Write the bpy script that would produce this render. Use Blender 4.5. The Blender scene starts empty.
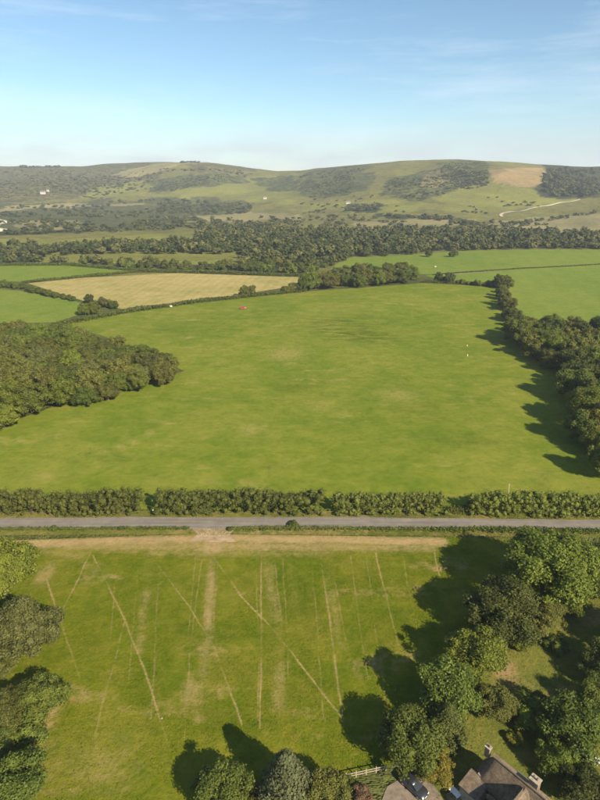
import bpy, math, random
import numpy as np
from mathutils import Vector
from mathutils.geometry import delaunay_2d_cdt

random.seed(7)
rng = np.random.default_rng(11)
scene = bpy.context.scene
col = scene.collection
RAD = math.radians

# ------------------------------------------------------------------ camera
CAM_H, PITCH, F = 75.0, RAD(21.4), 560.0          # F in pixels of the 600x800 photograph
cam = bpy.data.cameras.new('camera')
camo = bpy.data.objects.new('camera', cam)
col.objects.link(camo)
camo.location = (0, 0, CAM_H)
camo.rotation_euler = (math.pi / 2 - PITCH, 0, 0)
cam.sensor_fit = 'VERTICAL'
cam.sensor_height = 24.0
cam.lens = F / 800.0 * 24.0
cam.clip_start, cam.clip_end = 0.5, 20000
scene.camera = camo

# ------------------------------------------------------------------ sky, sun, exposure
SUN_AZ = math.atan2(0.64, -0.77)      # clockwise from +Y: the sun stands behind the camera, to the right
SUN_EL = RAD(33)
world = bpy.data.worlds.new('World')
scene.world = world
world.use_nodes = True
wn, wl = world.node_tree.nodes, world.node_tree.links
wn.clear()
w_out = wn.new('ShaderNodeOutputWorld')
w_bg = wn.new('ShaderNodeBackground')
w_bg.inputs['Strength'].default_value = 0.061
sky = wn.new('ShaderNodeTexSky')
sky.sky_type = 'NISHITA'
sky.sun_disc = False
sky.sun_elevation = SUN_EL
sky.sun_rotation = SUN_AZ
sky.altitude = 100
sky.air_density = 1.0
sky.dust_density = 0.15
sky.ozone_density = 1.0
tc = wn.new('ShaderNodeTexCoord')
mp = wn.new('ShaderNodeMapping')
mp.inputs['Scale'].default_value = (1.0, 1.0, 9.0)
mp.inputs['Rotation'].default_value = (0, RAD(3), 0)
nz = wn.new('ShaderNodeTexNoise')
nz.inputs['Scale'].default_value = 2.6
nz.inputs['Detail'].default_value = 6
nz.inputs['Roughness'].default_value = 0.62
rmp = wn.new('ShaderNodeValToRGB')
rmp.color_ramp.elements[0].position = 0.46
rmp.color_ramp.elements[0].color = (0, 0, 0, 1)
rmp.color_ramp.elements[1].position = 0.80
rmp.color_ramp.elements[1].color = (0.55, 0.55, 0.55, 1)
mixw = wn.new('ShaderNodeMixRGB')
mixw.inputs['Color2'].default_value = (7.2, 8.2, 9.2, 1)
wl.new(tc.outputs['Generated'], mp.inputs['Vector'])
wl.new(mp.outputs['Vector'], nz.inputs['Vector'])
wl.new(nz.outputs['Fac'], rmp.inputs['Fac'])
wl.new(rmp.outputs['Color'], mixw.inputs['Fac'])
wbal = wn.new('ShaderNodeMixRGB')                 # the camera's cool white balance
wbal.blend_type = 'MULTIPLY'
wbal.inputs['Fac'].default_value = 1.0
wbal.inputs['Color2'].default_value = (0.86, 1.05, 1.12, 1)
wl.new(sky.outputs['Color'], wbal.inputs['Color1'])
wl.new(wbal.outputs['Color'], mixw.inputs['Color1'])
# faint lilac cloud bank low on the horizon, all the way round
sepw = wn.new('ShaderNodeSeparateXYZ')
wl.new(tc.outputs['Generated'], sepw.inputs['Vector'])
bandr = wn.new('ShaderNodeValToRGB')
for k_, (p_, c_) in enumerate(((0.0, 0.8), (0.040, 0.7), (0.095, 0.0))):
    e_ = bandr.color_ramp.elements[k_] if k_ < 2 else bandr.color_ramp.elements.new(p_)
    e_.position, e_.color = p_, (c_, c_, c_, 1)
wl.new(sepw.outputs['Z'], bandr.inputs['Fac'])
mp2 = wn.new('ShaderNodeMapping')
mp2.inputs['Scale'].default_value = (1.0, 1.0, 5.0)
nz2 = wn.new('ShaderNodeTexNoise')
nz2.inputs['Scale'].default_value = 7.0
nz2.inputs['Detail'].default_value = 5
wl.new(tc.outputs['Generated'], mp2.inputs['Vector']); wl.new(mp2.outputs['Vector'], nz2.inputs['Vector'])
rm2 = wn.new('ShaderNodeValToRGB')
rm2.color_ramp.elements[0].position, rm2.color_ramp.elements[1].position = 0.30, 0.62
rm2.color_ramp.elements[0].color = (0.35, 0.35, 0.35, 1)
wl.new(nz2.outputs['Fac'], rm2.inputs['Fac'])
ml2 = wn.new('ShaderNodeMath'); ml2.operation = 'MULTIPLY'
wl.new(bandr.outputs['Color'], ml2.inputs[0]); wl.new(rm2.outputs['Color'], ml2.inputs[1])
mx2 = wn.new('ShaderNodeMixRGB')
mx2.inputs['Color2'].default_value = (5.1, 5.5, 6.3, 1)
wl.new(ml2.outputs[0], mx2.inputs['Fac']); wl.new(mixw.outputs['Color'], mx2.inputs['Color1'])
wl.new(mx2.outputs['Color'], w_bg.inputs['Color'])
wl.new(w_bg.outputs['Background'], w_out.inputs['Surface'])

sun = bpy.data.lights.new('sun', 'SUN')
sun.energy = 5.0
sun.angle = RAD(0.53)
sun.color = (1.0, 0.87, 0.68)
suno = bpy.data.objects.new('sun', sun)
col.objects.link(suno)
S = Vector((math.sin(SUN_AZ) * math.cos(SUN_EL), math.cos(SUN_AZ) * math.cos(SUN_EL), math.sin(SUN_EL)))
suno.rotation_euler = S.to_track_quat('Z', 'Y').to_euler()
suno.location = (200, -200, 300)

vs = scene.view_settings
vs.view_transform = 'Standard'
vs.look = 'None'
vs.gamma = 1.0
vs.exposure = 1.02
vs.use_curve_mapping = False
scene.render.engine = 'CYCLES'
cy = scene.cycles
cy.use_denoising = True
cy.max_bounces = 5
cy.diffuse_bounces = 2
cy.glossy_bounces = 2
cy.transmission_bounces = 4
cy.transparent_max_bounces = 4
cy.volume_bounces = 0
cy.sample_clamp_indirect = 3.0

# ------------------------------------------------------------------ numeric helpers
SP, CP = math.sin(PITCH), math.cos(PITCH)

def ray(px, py):
    a, b = (px - 300) / F, (400 - py) / F
    return np.array([a, CP + b * SP, -SP + b * CP])

def G(px, py, z=0.0):
    """point where the line of sight through a photo pixel meets the level z"""
    r = ray(px, py)
    t = (z - CAM_H) / r[2]
    return r[0] * t, r[1] * t

def depth_of(x, y, z=0.0):
    return y * CP + (CAM_H - z) * SP

_lat = np.random.default_rng(5).random((256, 256))
def vnoise(x, y):
    xi, yi = np.floor(x).astype(int), np.floor(y).astype(int)
    fx, fy = x - xi, y - yi
    fx, fy = fx * fx * (3 - 2 * fx), fy * fy * (3 - 2 * fy)
    a, b = _lat[xi & 255, yi & 255], _lat[(xi + 1) & 255, yi & 255]
    c, d = _lat[xi & 255, (yi + 1) & 255], _lat[(xi + 1) & 255, (yi + 1) & 255]
    return (a * (1 - fx) + b * fx) * (1 - fy) + (c * (1 - fx) + d * fx) * fy

def fbm(x, y, s, o=4):
    v, amp, tot = 0, 1.0, 0
    for k in range(o):
        v = v + amp * vnoise(x / s + 17.3 * k, y / s + 9.1 * k)
        tot += amp
        amp *= 0.5
        s *= 0.5
    return v / tot

def smooth(t):
    t = np.clip(t, 0, 1)
    return t * t * (3 - 2 * t)

# skyline of the hills as read off the photograph: column, crest row, distance of crest, distance of foot
RIDGE = np.array([
    (-500, 168, 3000, 1500), (-150, 167, 3000, 1500), (0, 165.5, 3000, 1500), (60, 166.5, 2950, 1500), (100, 166, 2950, 1500),
    (150, 163, 2900, 1480), (190, 161, 2850, 1420), (215, 162, 2800, 1380), (250, 166.5, 2700, 1300),
    (280, 170.5, 2550, 1250), (300, 170.5, 2450, 1200), (340, 165.5, 2300, 1120), (390, 161, 2200, 1060),
    (440, 159, 2150, 1020), (480, 160.5, 2100, 1000), (530, 164, 2100, 980), (600, 167.5, 2100, 960),
    (750, 170, 2200, 960), (1100, 168, 2400, 960)], float)
R_U = (RIDGE[:, 0] - 300) / F
R_H = CAM_H + RIDGE[:, 2] * np.tan(np.arctan((400 - RIDGE[:, 1]) / F) - PITCH)

def terr(x, y):
    x, y = np.asarray(x, float), np.asarray(y, float)
    yy = np.maximum(y, 300.0)
    u = x / yy * 0.985
    cd, ft, hc = np.interp(u, R_U, RIDGE[:, 2]), np.interp(u, R_U, RIDGE[:, 3]), np.interp(u, R_U, R_H)
    t = (yy - ft) / (cd - ft)
    tc_ = np.clip(t, 0, 1)
    prof = 0.55 * smooth(tc_) + 0.45 * tc_ ** 1.7
    fall = 1 - 0.55 * smooth((yy - cd) / 1300)
    h = hc * prof * np.where(t > 1, fall, 1.0)
    rel = (fbm(x, y, 420, 4) - 0.5) * 62 + np.abs(fbm(x + 900, y * 0.35, 260, 3) - 0.5) * -70 + 9
    h = h + rel * smooth(tc_ * 3) * (1 - 0.8 * smooth((tc_ - 0.62) / 0.38))
    und = 0.55 * np.sin(x / 37 + 1.0) * np.sin(y / 45 + .4) + 0.5 * np.sin(x / 61 - y / 73)
    und = und * smooth((y - 150) / 120)
    und = und + (fbm(x, y, 260, 2) - 0.5) * 6 * smooth((y - 620) / 300)
    return h + und

def T(px, py):
    """where a line of sight meets the terrain"""
    r = ray(px, py)
    ts = np.concatenate([np.linspace(60, 900, 900), np.linspace(902, 5200, 2600)])
    P = r[None, :] * ts[:, None]
    below = (P[:, 2] + CAM_H) < terr(P[:, 0], P[:, 1])
    k = int(np.argmax(below)) if below.any() else len(ts) - 1
    x, y = P[k, 0], P[k, 1]
    return x, y, float(terr(x, y))

def project(x, y, z):
    dz = y * CP + (CAM_H - z) * SP
    upc = y * SP - (CAM_H - z) * CP
    dz = np.maximum(dz, 1e-3)
    return 300 + F * x / dz, 400 - F * upc / dz

def inside(px, py, poly):
    px, py = np.asarray(px), np.asarray(py)
    r = np.zeros(px.shape, bool)
    n = len(poly)
    for i in range(n):
        x1, y1 = poly[i]
        x2, y2 = poly[(i + 1) % n]
        c = ((y1 > py) != (y2 > py)) & (px < (x2 - x1) * (py - y1) / ((y2 - y1) or 1e-9) + x1)
        r ^= c
    return r

# ------------------------------------------------------------------ object helpers
def mesh_np(name, verts, faces, mats=(), smooth_=False, matidx=None):
    """verts (n,3); faces (m,k) of one size, or a list of such arrays"""
    me = bpy.data.meshes.new(name)
    fl = faces if isinstance(faces, list) else [faces]
    fl = [np.asarray(f, np.int32) for f in fl if len(f)]
    loops = np.concatenate([f.ravel() for f in fl])
    sizes = np.concatenate([np.full(len(f), f.shape[1], np.int32) for f in fl])
    starts = np.concatenate([[0], np.cumsum(sizes)[:-1]]).astype(np.int32)
    verts = np.asarray(verts, np.float32)
    me.vertices.add(len(verts))
    me.vertices.foreach_set('co', verts.ravel())
    me.loops.add(len(loops))
    me.loops.foreach_set('vertex_index', loops)
    me.polygons.add(len(sizes))
    me.polygons.foreach_set('loop_start', starts)
    me.polygons.foreach_set('loop_total', sizes)
    if matidx is not None:
        me.polygons.foreach_set('material_index', np.asarray(matidx, np.int32))
    if smooth_:
        me.polygons.foreach_set('use_smooth', np.ones(len(sizes), bool))
    for m in mats:
        me.materials.append(m)
    me.update(calc_edges=True)
    me.validate()
    return me

def link(name, me, parent=None, loc=(0, 0, 0), rz=0.0):
    o = bpy.data.objects.new(name, me)
    col.objects.link(o)
    o.location = loc
    o.rotation_euler = (0, 0, rz)
    o.parent = parent
    return o

def tag(o, label=None, cat=None, group=None, kind=None):
    if label: o['label'] = label
    if cat: o['category'] = cat
    if group: o['group'] = group
    if kind: o['kind'] = kind
    return o

class MB:
    """collects simple solids into one mesh"""
    def __init__(s): s.v, s.f = [], []
    def add(s, vs, fs):
        b = len(s.v)
        s.v += [tuple(v) for v in vs]
        s.f += [tuple(b + i for i in f) for f in fs]
        return s
    def box(s, c, d, rz=0.0, top=1.0):
        cx, cy_, cz = c
        dx, dy, dz = d[0] / 2, d[1] / 2, d[2] / 2
        ca, sa = math.cos(rz), math.sin(rz)
        vs = []
        for k in (-1, 1):
            q = top if k > 0 else 1.0
            for (i, j) in ((-1, -1), (1, -1), (1, 1), (-1, 1)):
                x, y = i * dx * q, j * dy * q
                vs.append((cx + x * ca - y * sa, cy_ + x * sa + y * ca, cz + k * dz))
        return s.add(vs, [(3, 2, 1, 0), (4, 5, 6, 7), (0, 1, 5, 4), (1, 2, 6, 5), (2, 3, 7, 6), (3, 0, 4, 7)])
    def tube(s, pts, rad, n=7):
        pts = [Vector(p) for p in pts]
        vs, fs = [], []
        for i, p in enumerate(pts):
            d = (pts[min(i + 1, len(pts) - 1)] - pts[max(i - 1, 0)]).normalized()
            a = d.orthogonal().normalized()
            b = d.cross(a)
            for k in range(n):
                t = 2 * math.pi * k / n
                vs.append(p + (a * math.cos(t) + b * math.sin(t)) * rad[i])
        for i in range(len(pts) - 1):
            for k in range(n):
                fs.append((i * n + k, i * n + (k + 1) % n, (i + 1) * n + (k + 1) % n, (i + 1) * n + k))
        fs.append(tuple(range(n))[::-1])
        fs.append(tuple((len(pts) - 1) * n + k for k in range(n)))
        return s.add(vs, fs)
    def loft(s, rings, cap=True):
        n = len(rings[0])
        vs = [p for r in rings for p in r]
        fs = []
        for i in range(len(rings) - 1):
            for k in range(n):
                fs.append((i * n + k, i * n + (k + 1) % n, (i + 1) * n + (k + 1) % n, (i + 1) * n + k))
        if cap:
            fs.append(tuple(range(n))[::-1])
            fs.append(tuple((len(rings) - 1) * n + k for k in range(n)))
        return s.add(vs, fs)
    def mesh(s, name, mat, sm=False):
        me = bpy.data.meshes.new(name)
        me.from_pydata(s.v, [], s.f)
        me.materials.append(mat)
        if sm:
            for p in me.polygons: p.use_smooth = True
        me.update()
        return me
    def build(s, name, mat, parent=None, loc=(0, 0, 0), rz=0.0, sm=False):
        return link(name, s.mesh(name, mat, sm), parent, loc, rz)

# ------------------------------------------------------------------ materials
def new_mat(name):
    m = bpy.data.materials.new(name)
    m.use_nodes = True
    nt = m.node_tree
    b = nt.nodes['Principled BSDF']
    b.inputs['Roughness'].default_value = 0.85
    b.inputs['Specular IOR Level'].default_value = 0.15
    return m, nt.nodes, nt.links, b

def noise(n, l, vec, scale, detail=4, rough=0.6, dist=0.0):
    t = n.new('ShaderNodeTexNoise')
    t.inputs['Scale'].default_value = scale
    t.inputs['Detail'].default_value = detail
    t.inputs['Roughness'].default_value = rough
    t.inputs['Distortion'].default_value = dist
    l.new(vec, t.inputs['Vector'])
    return t.outputs['Fac']

def ramp(n, l, fac, stops):
    r = n.new('ShaderNodeValToRGB')
    e = r.color_ramp.elements
    while len(e) < len(stops): e.new(0.5)
    for k, (p, c) in enumerate(stops):
        e[k].position = p
        e[k].color = (*c, 1) if len(c) == 3 else c
    l.new(fac, r.inputs['Fac'])
    return r.outputs['Color']

def mix(n, l, fac, a, b, mode='MIX'):
    m = n.new('ShaderNodeMixRGB')
    m.blend_type = mode
    for s, v in (('Fac', fac), ('Color1', a), ('Color2', b)):
        if hasattr(v, 'links'): l.new(v, m.inputs[s])
        elif isinstance(v, (int, float)): m.inputs[s].default_value = v
        else: m.inputs[s].default_value = (*v, 1)
    return m.outputs['Color']

def bump(n, l, b, h, dist, strength=1.0):
    bp = n.new('ShaderNodeBump')
    bp.inputs['Distance'].default_value = dist
    bp.inputs['Strength'].default_value = strength
    l.new(h, bp.inputs['Height'])
    l.new(bp.outputs['Normal'], b.inputs['Normal'])

def coords(n, l, scale=(1, 1, 1), rz=0.0, loc=(0, 0, 0)):
    t = n.new('ShaderNodeTexCoord')
    m = n.new('ShaderNodeMapping')
    m.inputs['Scale'].default_value = scale
    m.inputs['Rotation'].default_value = (0, 0, rz)
    m.inputs['Location'].default_value = loc
    l.new(t.outputs['Object'], m.inputs['Vector'])
    return m.outputs['Vector']

def attr(n, name, out='Color'):
    a = n.new('ShaderNodeAttribute')
    a.attribute_name = name
    return a.outputs[out]

def grass_mat(name, dark, mid, light, dry, big=45.0, dry_amt=0.5, rz=0.0, fine=0.9, wear=False, stripes=0.0):
    """pasture: three scales of tone, dry patches, worn lines from the mesh's own 'wear' attribute"""
    m, n, l, b = new_mat(name)
    v = coords(n, l)
    vs_ = coords(n, l, (0.35, 1.6, 1), rz)
    nb = noise(n, l, v, 1 / big, 5, 0.6, 0.6)
    nm = noise(n, l, v, 1 / (big * 0.16), 5, 0.65, 0.3)
    nf = noise(n, l, v, fine, 4, 0.7)
    ns = noise(n, l, vs_, 0.09, 5, 0.65, 0.4)
    c = ramp(n, l, nb, [(0.40, dark), (0.5, mid), (0.60, light)])
    c = mix(n, l, 0.5, c, ramp(n, l, nm, [(0.38, dark), (0.5, mid), (0.63, light)]))
    d = ramp(n, l, ns, [(0.56, (0, 0, 0)), (0.72, (1, 1, 1))])
    d2 = mix(n, l, 1.0, d, ramp(n, l, nm, [(0.42, (0, 0, 0)), (0.62, (1, 1, 1))]), 'MULTIPLY')
    dd = mix(n, l, 1.0, d2, (dry_amt,) * 3, 'MULTIPLY')
    c = mix(n, l, dd, c, dry)
    if stripes:
        w = n.new('ShaderNodeTexWave')
        w.inputs['Scale'].default_value = stripes
        w.inputs['Distortion'].default_value = 1.2
        w.inputs['Detail'].default_value = 2
        l.new(coords(n, l, (1, 1, 1), rz), w.inputs['Vector'])
        c = mix(n, l, 0.16, c, ramp(n, l, w.outputs['Fac'], [(0.2, dark), (0.8, light)]))
    if wear:
        rgh = n.new('ShaderNodeMath'); rgh.operation = 'MULTIPLY'
        l.new(attr(n, 'rough', 'Fac'), rgh.inputs[0]); l.new(ramp(n, l, noise(n, l, vs_, 0.16, 5, 0.75), [(0.42, (0, 0, 0)), (0.60, (1, 1, 1))]), rgh.inputs[1])
        c = mix(n, l, rgh.outputs[0], c, tuple(x * .62 for x in dark))
        wr = attr(n, 'wear', 'Fac')
        brk = noise(n, l, v, 0.7, 5, 0.75)
        mth = n.new('ShaderNodeMath'); mth.operation = 'MULTIPLY_ADD'
        l.new(brk, mth.inputs[0]); mth.inputs[1].default_value = 1.7; mth.inputs[2].default_value = -0.85
        ad = n.new('ShaderNodeMath'); ad.operation = 'ADD'
        l.new(mth.outputs[0], ad.inputs[0]); l.new(wr, ad.inputs[1])
        gate = n.new('ShaderNodeMath'); gate.operation = 'MULTIPLY'
        sm = ramp(n, l, wr, [(0.04, (0, 0, 0)), (0.45, (1, 1, 1))])
        l.new(sm, gate.inputs[0])
        l.new(ramp(n, l, ad.outputs[0], [(0.10, (0, 0, 0)), (0.95, (1, 1, 1))]), gate.inputs[1])
        c = mix(n, l, gate.outputs[0], c, mix(n, l, noise(n, l, v, 0.3, 3), tuple(x * .78 for x in dry), tuple(min(1, x * 1.25) for x in dry)))
    # streaks left by grazing and mowing, rough darker tussock patches
    sk = noise(n, l, coords(n, l, (0.45, 1.1, 1), rz * 1.2), 0.22, 5, 0.72, 0.5)
    c = mix(n, l, 0.5, c, ramp(n, l, sk, [(0.34, (0.80, 0.84, 0.80)), (0.5, (1, 1, 1)), (0.68, (1.16, 1.10, 1.05))]), 'MULTIPLY')
    rg = noise(n, l, v, 1 / 16.0, 6, 0.8, 0.8)
    c = mix(n, l, 0.9, c, ramp(n, l, rg, [(0.30, (0.72, 0.80, 0.75)), (0.42, (1, 1, 1)), (1.0, (1, 1, 1))]), 'MULTIPLY')
    # fine grain: single tussocks
    c = mix(n, l, 0.55, c, ramp(n, l, nf, [(0.28, (0.66, 0.66, 0.62)), (0.5, (1, 1, 1)), (0.75, (1.2, 1.18, 1.12))]), 'MULTIPLY')
    l.new(c, b.inputs['Base Color'])
    b.inputs['Roughness'].default_value = 0.95
    b.inputs['Specular IOR Level'].default_value = 0.05
    bump(n, l, b, nf, 0.25, 0.7)
    return m

def leaf_mat(name, dark, light, trans=0.25):
    m, n, l, b = new_mat(name)
    g = n.new('ShaderNodeNewGeometry')
    oi = n.new('ShaderNodeObjectInfo')
    v = coords(n, l)
    c = ramp(n, l, g.outputs['Random Per Island'], [(0.0, tuple(d_ * .7 + l_ * .3 for d_, l_ in zip(dark, light))), (1.0, light)])
    clump = noise(n, l, v, 0.55, 3, 0.6)
    c = mix(n, l, 0.6, c, ramp(n, l, clump, [(0.3, tuple(x * .75 for x in dark)), (0.7, tuple(x * 1.1 for x in light))]))
    hs = n.new('ShaderNodeHueSaturation')
    hs.inputs['Saturation'].default_value = 1.05
    mr = n.new('ShaderNodeMapRange')
    mr.inputs['To Min'].default_value = 0.480
    mr.inputs['To Max'].default_value = 0.506
    l.new(oi.outputs['Random'], mr.inputs['Value'])
    l.new(mr.outputs['Result'], hs.inputs['Hue'])
    mv = n.new('ShaderNodeMapRange')
    mv.inputs['To Min'].default_value = 1.08
    mv.inputs['To Max'].default_value = 1.75
    m2 = n.new('ShaderNodeMath'); m2.operation = 'MULTIPLY'; m2.inputs[1].default_value = 7.31
    m3 = n.new('ShaderNodeMath'); m3.operation = 'FRACT'
    l.new(oi.outputs['Random'], m2.inputs[0]); l.new(m2.outputs[0], m3.inputs[0])
    l.new(m3.outputs[0], mv.inputs['Value'])
    l.new(mv.outputs['Result'], hs.inputs['Value'])
    l.new(c, hs.inputs['Color'])
    l.new(hs.outputs['Color'], b.inputs['Base Color'])
    b.inputs['Roughness'].default_value = 0.6
    b.inputs['Specular IOR Level'].default_value = 0.18
    tr = n.new('ShaderNodeBsdfTranslucent')
    l.new(mix(n, l, 1.0, hs.outputs['Color'], (1.2, 1.25, 0.7), 'MULTIPLY'), tr.inputs['Color'])
    ms = n.new('ShaderNodeMixShader')
    ms.inputs['Fac'].default_value = trans
    l.new(b.outputs['BSDF'], ms.inputs[1]); l.new(tr.outputs['BSDF'], ms.inputs[2])
    l.new(ms.outputs['Shader'], n['Material Output'].inputs['Surface'])
    return m

def plain(name, c, rough=0.8, metal=0.0, var=0.25, scale=3.0, spec=0.3, bmp=0.0):
    m, n, l, b = new_mat(name)
    v = coords(n, l)
    f = noise(n, l, v, scale, 5, 0.65)
    l.new(ramp(n, l, f, [(0.3, tuple(x * (1 - var) for x in c)), (0.7, tuple(min(1, x * (1 + var)) for x in c))]), b.inputs['Base Color'])
    b.inputs['Roughness'].default_value = rough
    b.inputs['Metallic'].default_value = metal
    b.inputs['Specular IOR Level'].default_value = spec
    if bmp: bump(n, l, b, f, bmp)
    return m

M = {}
M['leaf_green'] = leaf_mat('leaf_green', (0.030, 0.048, 0.009), (0.095, 0.115, 0.022))
M['leaf_bright'] = leaf_mat('leaf_bright', (0.042, 0.064, 0.010), (0.112, 0.134, 0.022))
M['leaf_dark'] = leaf_mat('leaf_dark', (0.024, 0.038, 0.009), (0.068, 0.083, 0.019))
M['leaf_olive'] = leaf_mat('leaf_olive', (0.040, 0.047, 0.010), (0.112, 0.115, 0.028))
M['leaf_grey'] = leaf_mat('leaf_grey', (0.044, 0.056, 0.022), (0.112, 0.126, 0.056))
M['leaf_silver'] = M['leaf_grey']
M['leaf_grey'] = leaf_mat('leaf_greygreen', (0.040, 0.051, 0.015), (0.106, 0.117, 0.036))
M['leaf_yellow'] = leaf_mat('leaf_yellow', (0.075, 0.078, 0.012), (0.190, 0.175, 0.032))
M['leaf_red'] = leaf_mat('leaf_red', (0.050, 0.046, 0.024), (0.130, 0.078, 0.045))
M['bark'] = plain('bark', (0.11, 0.085, 0.06), 0.95, var=0.4, scale=6, spec=0.05, bmp=0.03)
M['post'] = plain('weathered_wood', (0.33, 0.28, 0.21), 0.85, var=0.2, scale=8)
M['white'] = plain('white_paint', (0.80, 0.79, 0.75), 0.5, var=0.05)
M['render'] = plain('aged_render', (0.52, 0.48, 0.41), 0.8, var=.12, scale=.4)

# ------------------------------------------------------------------ ground sheet with the far land cover
def build_ground():
    rows = [-160.0]
    while rows[-1] < 4700:
        y = rows[-1]
        rows.append(y + (5.0 if y < 560 else min(12.0, 5.0 + (y - 560) * 0.012) if y < 2400 else 16 + (y - 2400) * 0.04))
    rows = np.array(rows)
    nc = 460
    s = np.linspace(-1, 1, nc)
    W = 190 + 0.74 * np.maximum(rows, 0)
    X = s[None, :] * W[:, None]
    Y = np.repeat(rows[:, None], nc, 1)
    Z = terr(X, Y)
    nr = len(rows)
    idx = np.arange(nr * nc).reshape(nr, nc)
    f = np.stack([idx[:-1, :-1], idx[:-1, 1:], idx[1:, 1:], idx[1:, :-1]], -1).reshape(-1, 4)
    V = np.stack([X, Y, Z], -1).reshape(-1, 3)
    me = mesh_np('ground', V, f, [M['ground']], True)
    px, py = project(V[:, 0], V[:, 1], V[:, 2])
    # ragged edges: jitter the lookup
    jx = (fbm(V[:, 0], V[:, 1], 110, 4) - .5) * 34
    jy = (fbm(V[:, 0] + 500, V[:, 1] + 300, 110, 4) - .5) * 11
    calm = inside(px, py, [(480, 160), (552, 160), (552, 196), (480, 196)]) | (py > 229)
    jx, jy = np.where(calm, jx * .25, jx), np.where(calm, jy * .25, jy)
    qx, qy = px + jx, py + jy
    C = np.zeros((len(V), 4))
    C[:] = (0.160, 0.155, 0.046, 0.35)          # rough downland grass
    far = V[:, 1] > 480
    heath = (0.138, 0.128, 0.048, 0.85)
    gorse = (0.112, 0.122, 0.036, 1.0)
    wood = (0.042, 0.052, 0.024, 0.15)
    bright = (0.174, 0.180, 0.044, 0.14)
    tan = (0.270, 0.200, 0.095, 0.10)
    pale = (0.230, 0.205, 0.095, 0.15)
    chalk = (0.62, 0.58, 0.46, 0.0)
    hedge = (0.040, 0.050, 0.022, 0.1)
    scrub = (0.105, 0.110, 0.042, 0.7)
    P = [
        # left hills
        (heath, [(-600, 150), (75, 160), (150, 160), (160, 178), (120, 190), (75, 198), (0, 203), (-600, 203)]),
        (pale, [(118, 172), (160, 165), (192, 160), (205, 163), (165, 171), (128, 179)]),
        (heath, [(205, 163), (245, 166), (255, 172), (220, 174), (190, 172)]),
        (bright, [(78, 198), (105, 184), (148, 183), (150, 193), (110, 199)]),
        (gorse, [(148, 182), (175, 174), (225, 173), (255, 174), (250, 180), (210, 186), (170, 193), (150, 192)]),
        (bright, [(150, 199), (195, 189), (250, 180), (292, 174), (300, 192), (300, 205), (262, 205), (200, 200)]),
        (gorse, [(256, 182), (290, 174), (300, 190), (270, 190)]),
        # valley on the left
        (scrub, [(-600, 204), (70, 203), (160, 197), (250, 202), (255, 214), (200, 228), (0, 236), (-600, 236)]),
        (pale, [(-200, 209), (40, 206), (150, 201), (150, 204), (40, 210), (-200, 213)]),
        (pale, [(20, 222), (75, 222), (80, 228), (30, 233)]),
        (chalk, [(-40, 220), (4, 221), (10, 225), (7, 231), (-40, 232)]),
        (pale, [(180, 218), (245, 214), (300, 214), (300, 222), (250, 222), (185, 223)]),
        (bright, [(-60, 239), (60, 240), (120, 236), (195, 232), (190, 243), (60, 248), (-60, 246)]),
        (wood, [(-300, 247), (60, 249), (195, 244), (200, 226), (300, 231), (400, 229), (480, 229), (600, 234), (900, 234),
                (900, 250), (600, 248), (450, 250), (345, 258), (330, 264), (300, 275), (240, 272), (60, 264), (-300, 264)]),
        (bright, [(40, 252), (240, 250), (240, 265), (40, 263)]),
        # right hill
        (scrub, [(300, 172), (345, 165), (372, 166), (368, 185), (330, 197), (300, 196)]),
        (gorse, [(302, 186), (330, 176), (356, 178), (346, 193), (315, 197)]),
        (gorse, [(376, 190), (392, 178), (430, 170), (452, 160), (488, 160), (490, 178), (470, 188), (445, 196), (425, 203), (400, 199), (382, 198)]),
        ((0.20, 0.175, 0.075, 0.75), [(414, 183), (440, 171), (456, 170), (448, 180), (425, 188)]),
        (bright, [(440, 196), (488, 183), (535, 189), (575, 198), (510, 212), (450, 212)]),
        (bright, [(300, 205), (380, 200), (440, 205), (400, 214), (330, 212)]),
        (tan, [(487, 170), (510, 168), (541, 168), (546, 183), (530, 188), (497, 183)]),
        (wood, [(540, 155), (900, 155), (900, 197), (575, 197), (540, 196), (533, 189), (546, 182)]),
        (pale, [(476, 226), (530, 220), (600, 212), (900, 212), (900, 226), (540, 233), (480, 231)]),
        (pale, [(355, 221), (440, 217), (480, 222), (450, 229), (360, 229)]),
        (hedge, [(340, 204), (378, 206), (382, 211), (345, 212)]),
        (hedge, [(380, 212), (450, 216), (480, 224), (470, 226), (440, 220), (380, 215)]),
    ]
    for c, poly in P:
        k = far & inside(qx, qy, poly)
        C[k] = c
    near = (V[:, 1] <= 480)
    C[near] = (0.095, 0.105, 0.030, 0.3)
    a = me.color_attributes.new('cover', 'FLOAT_COLOR', 'POINT')
    a.data.foreach_set('color', C.astype(np.float32).ravel())
    return tag(link('ground', me), kind='structure')

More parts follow.
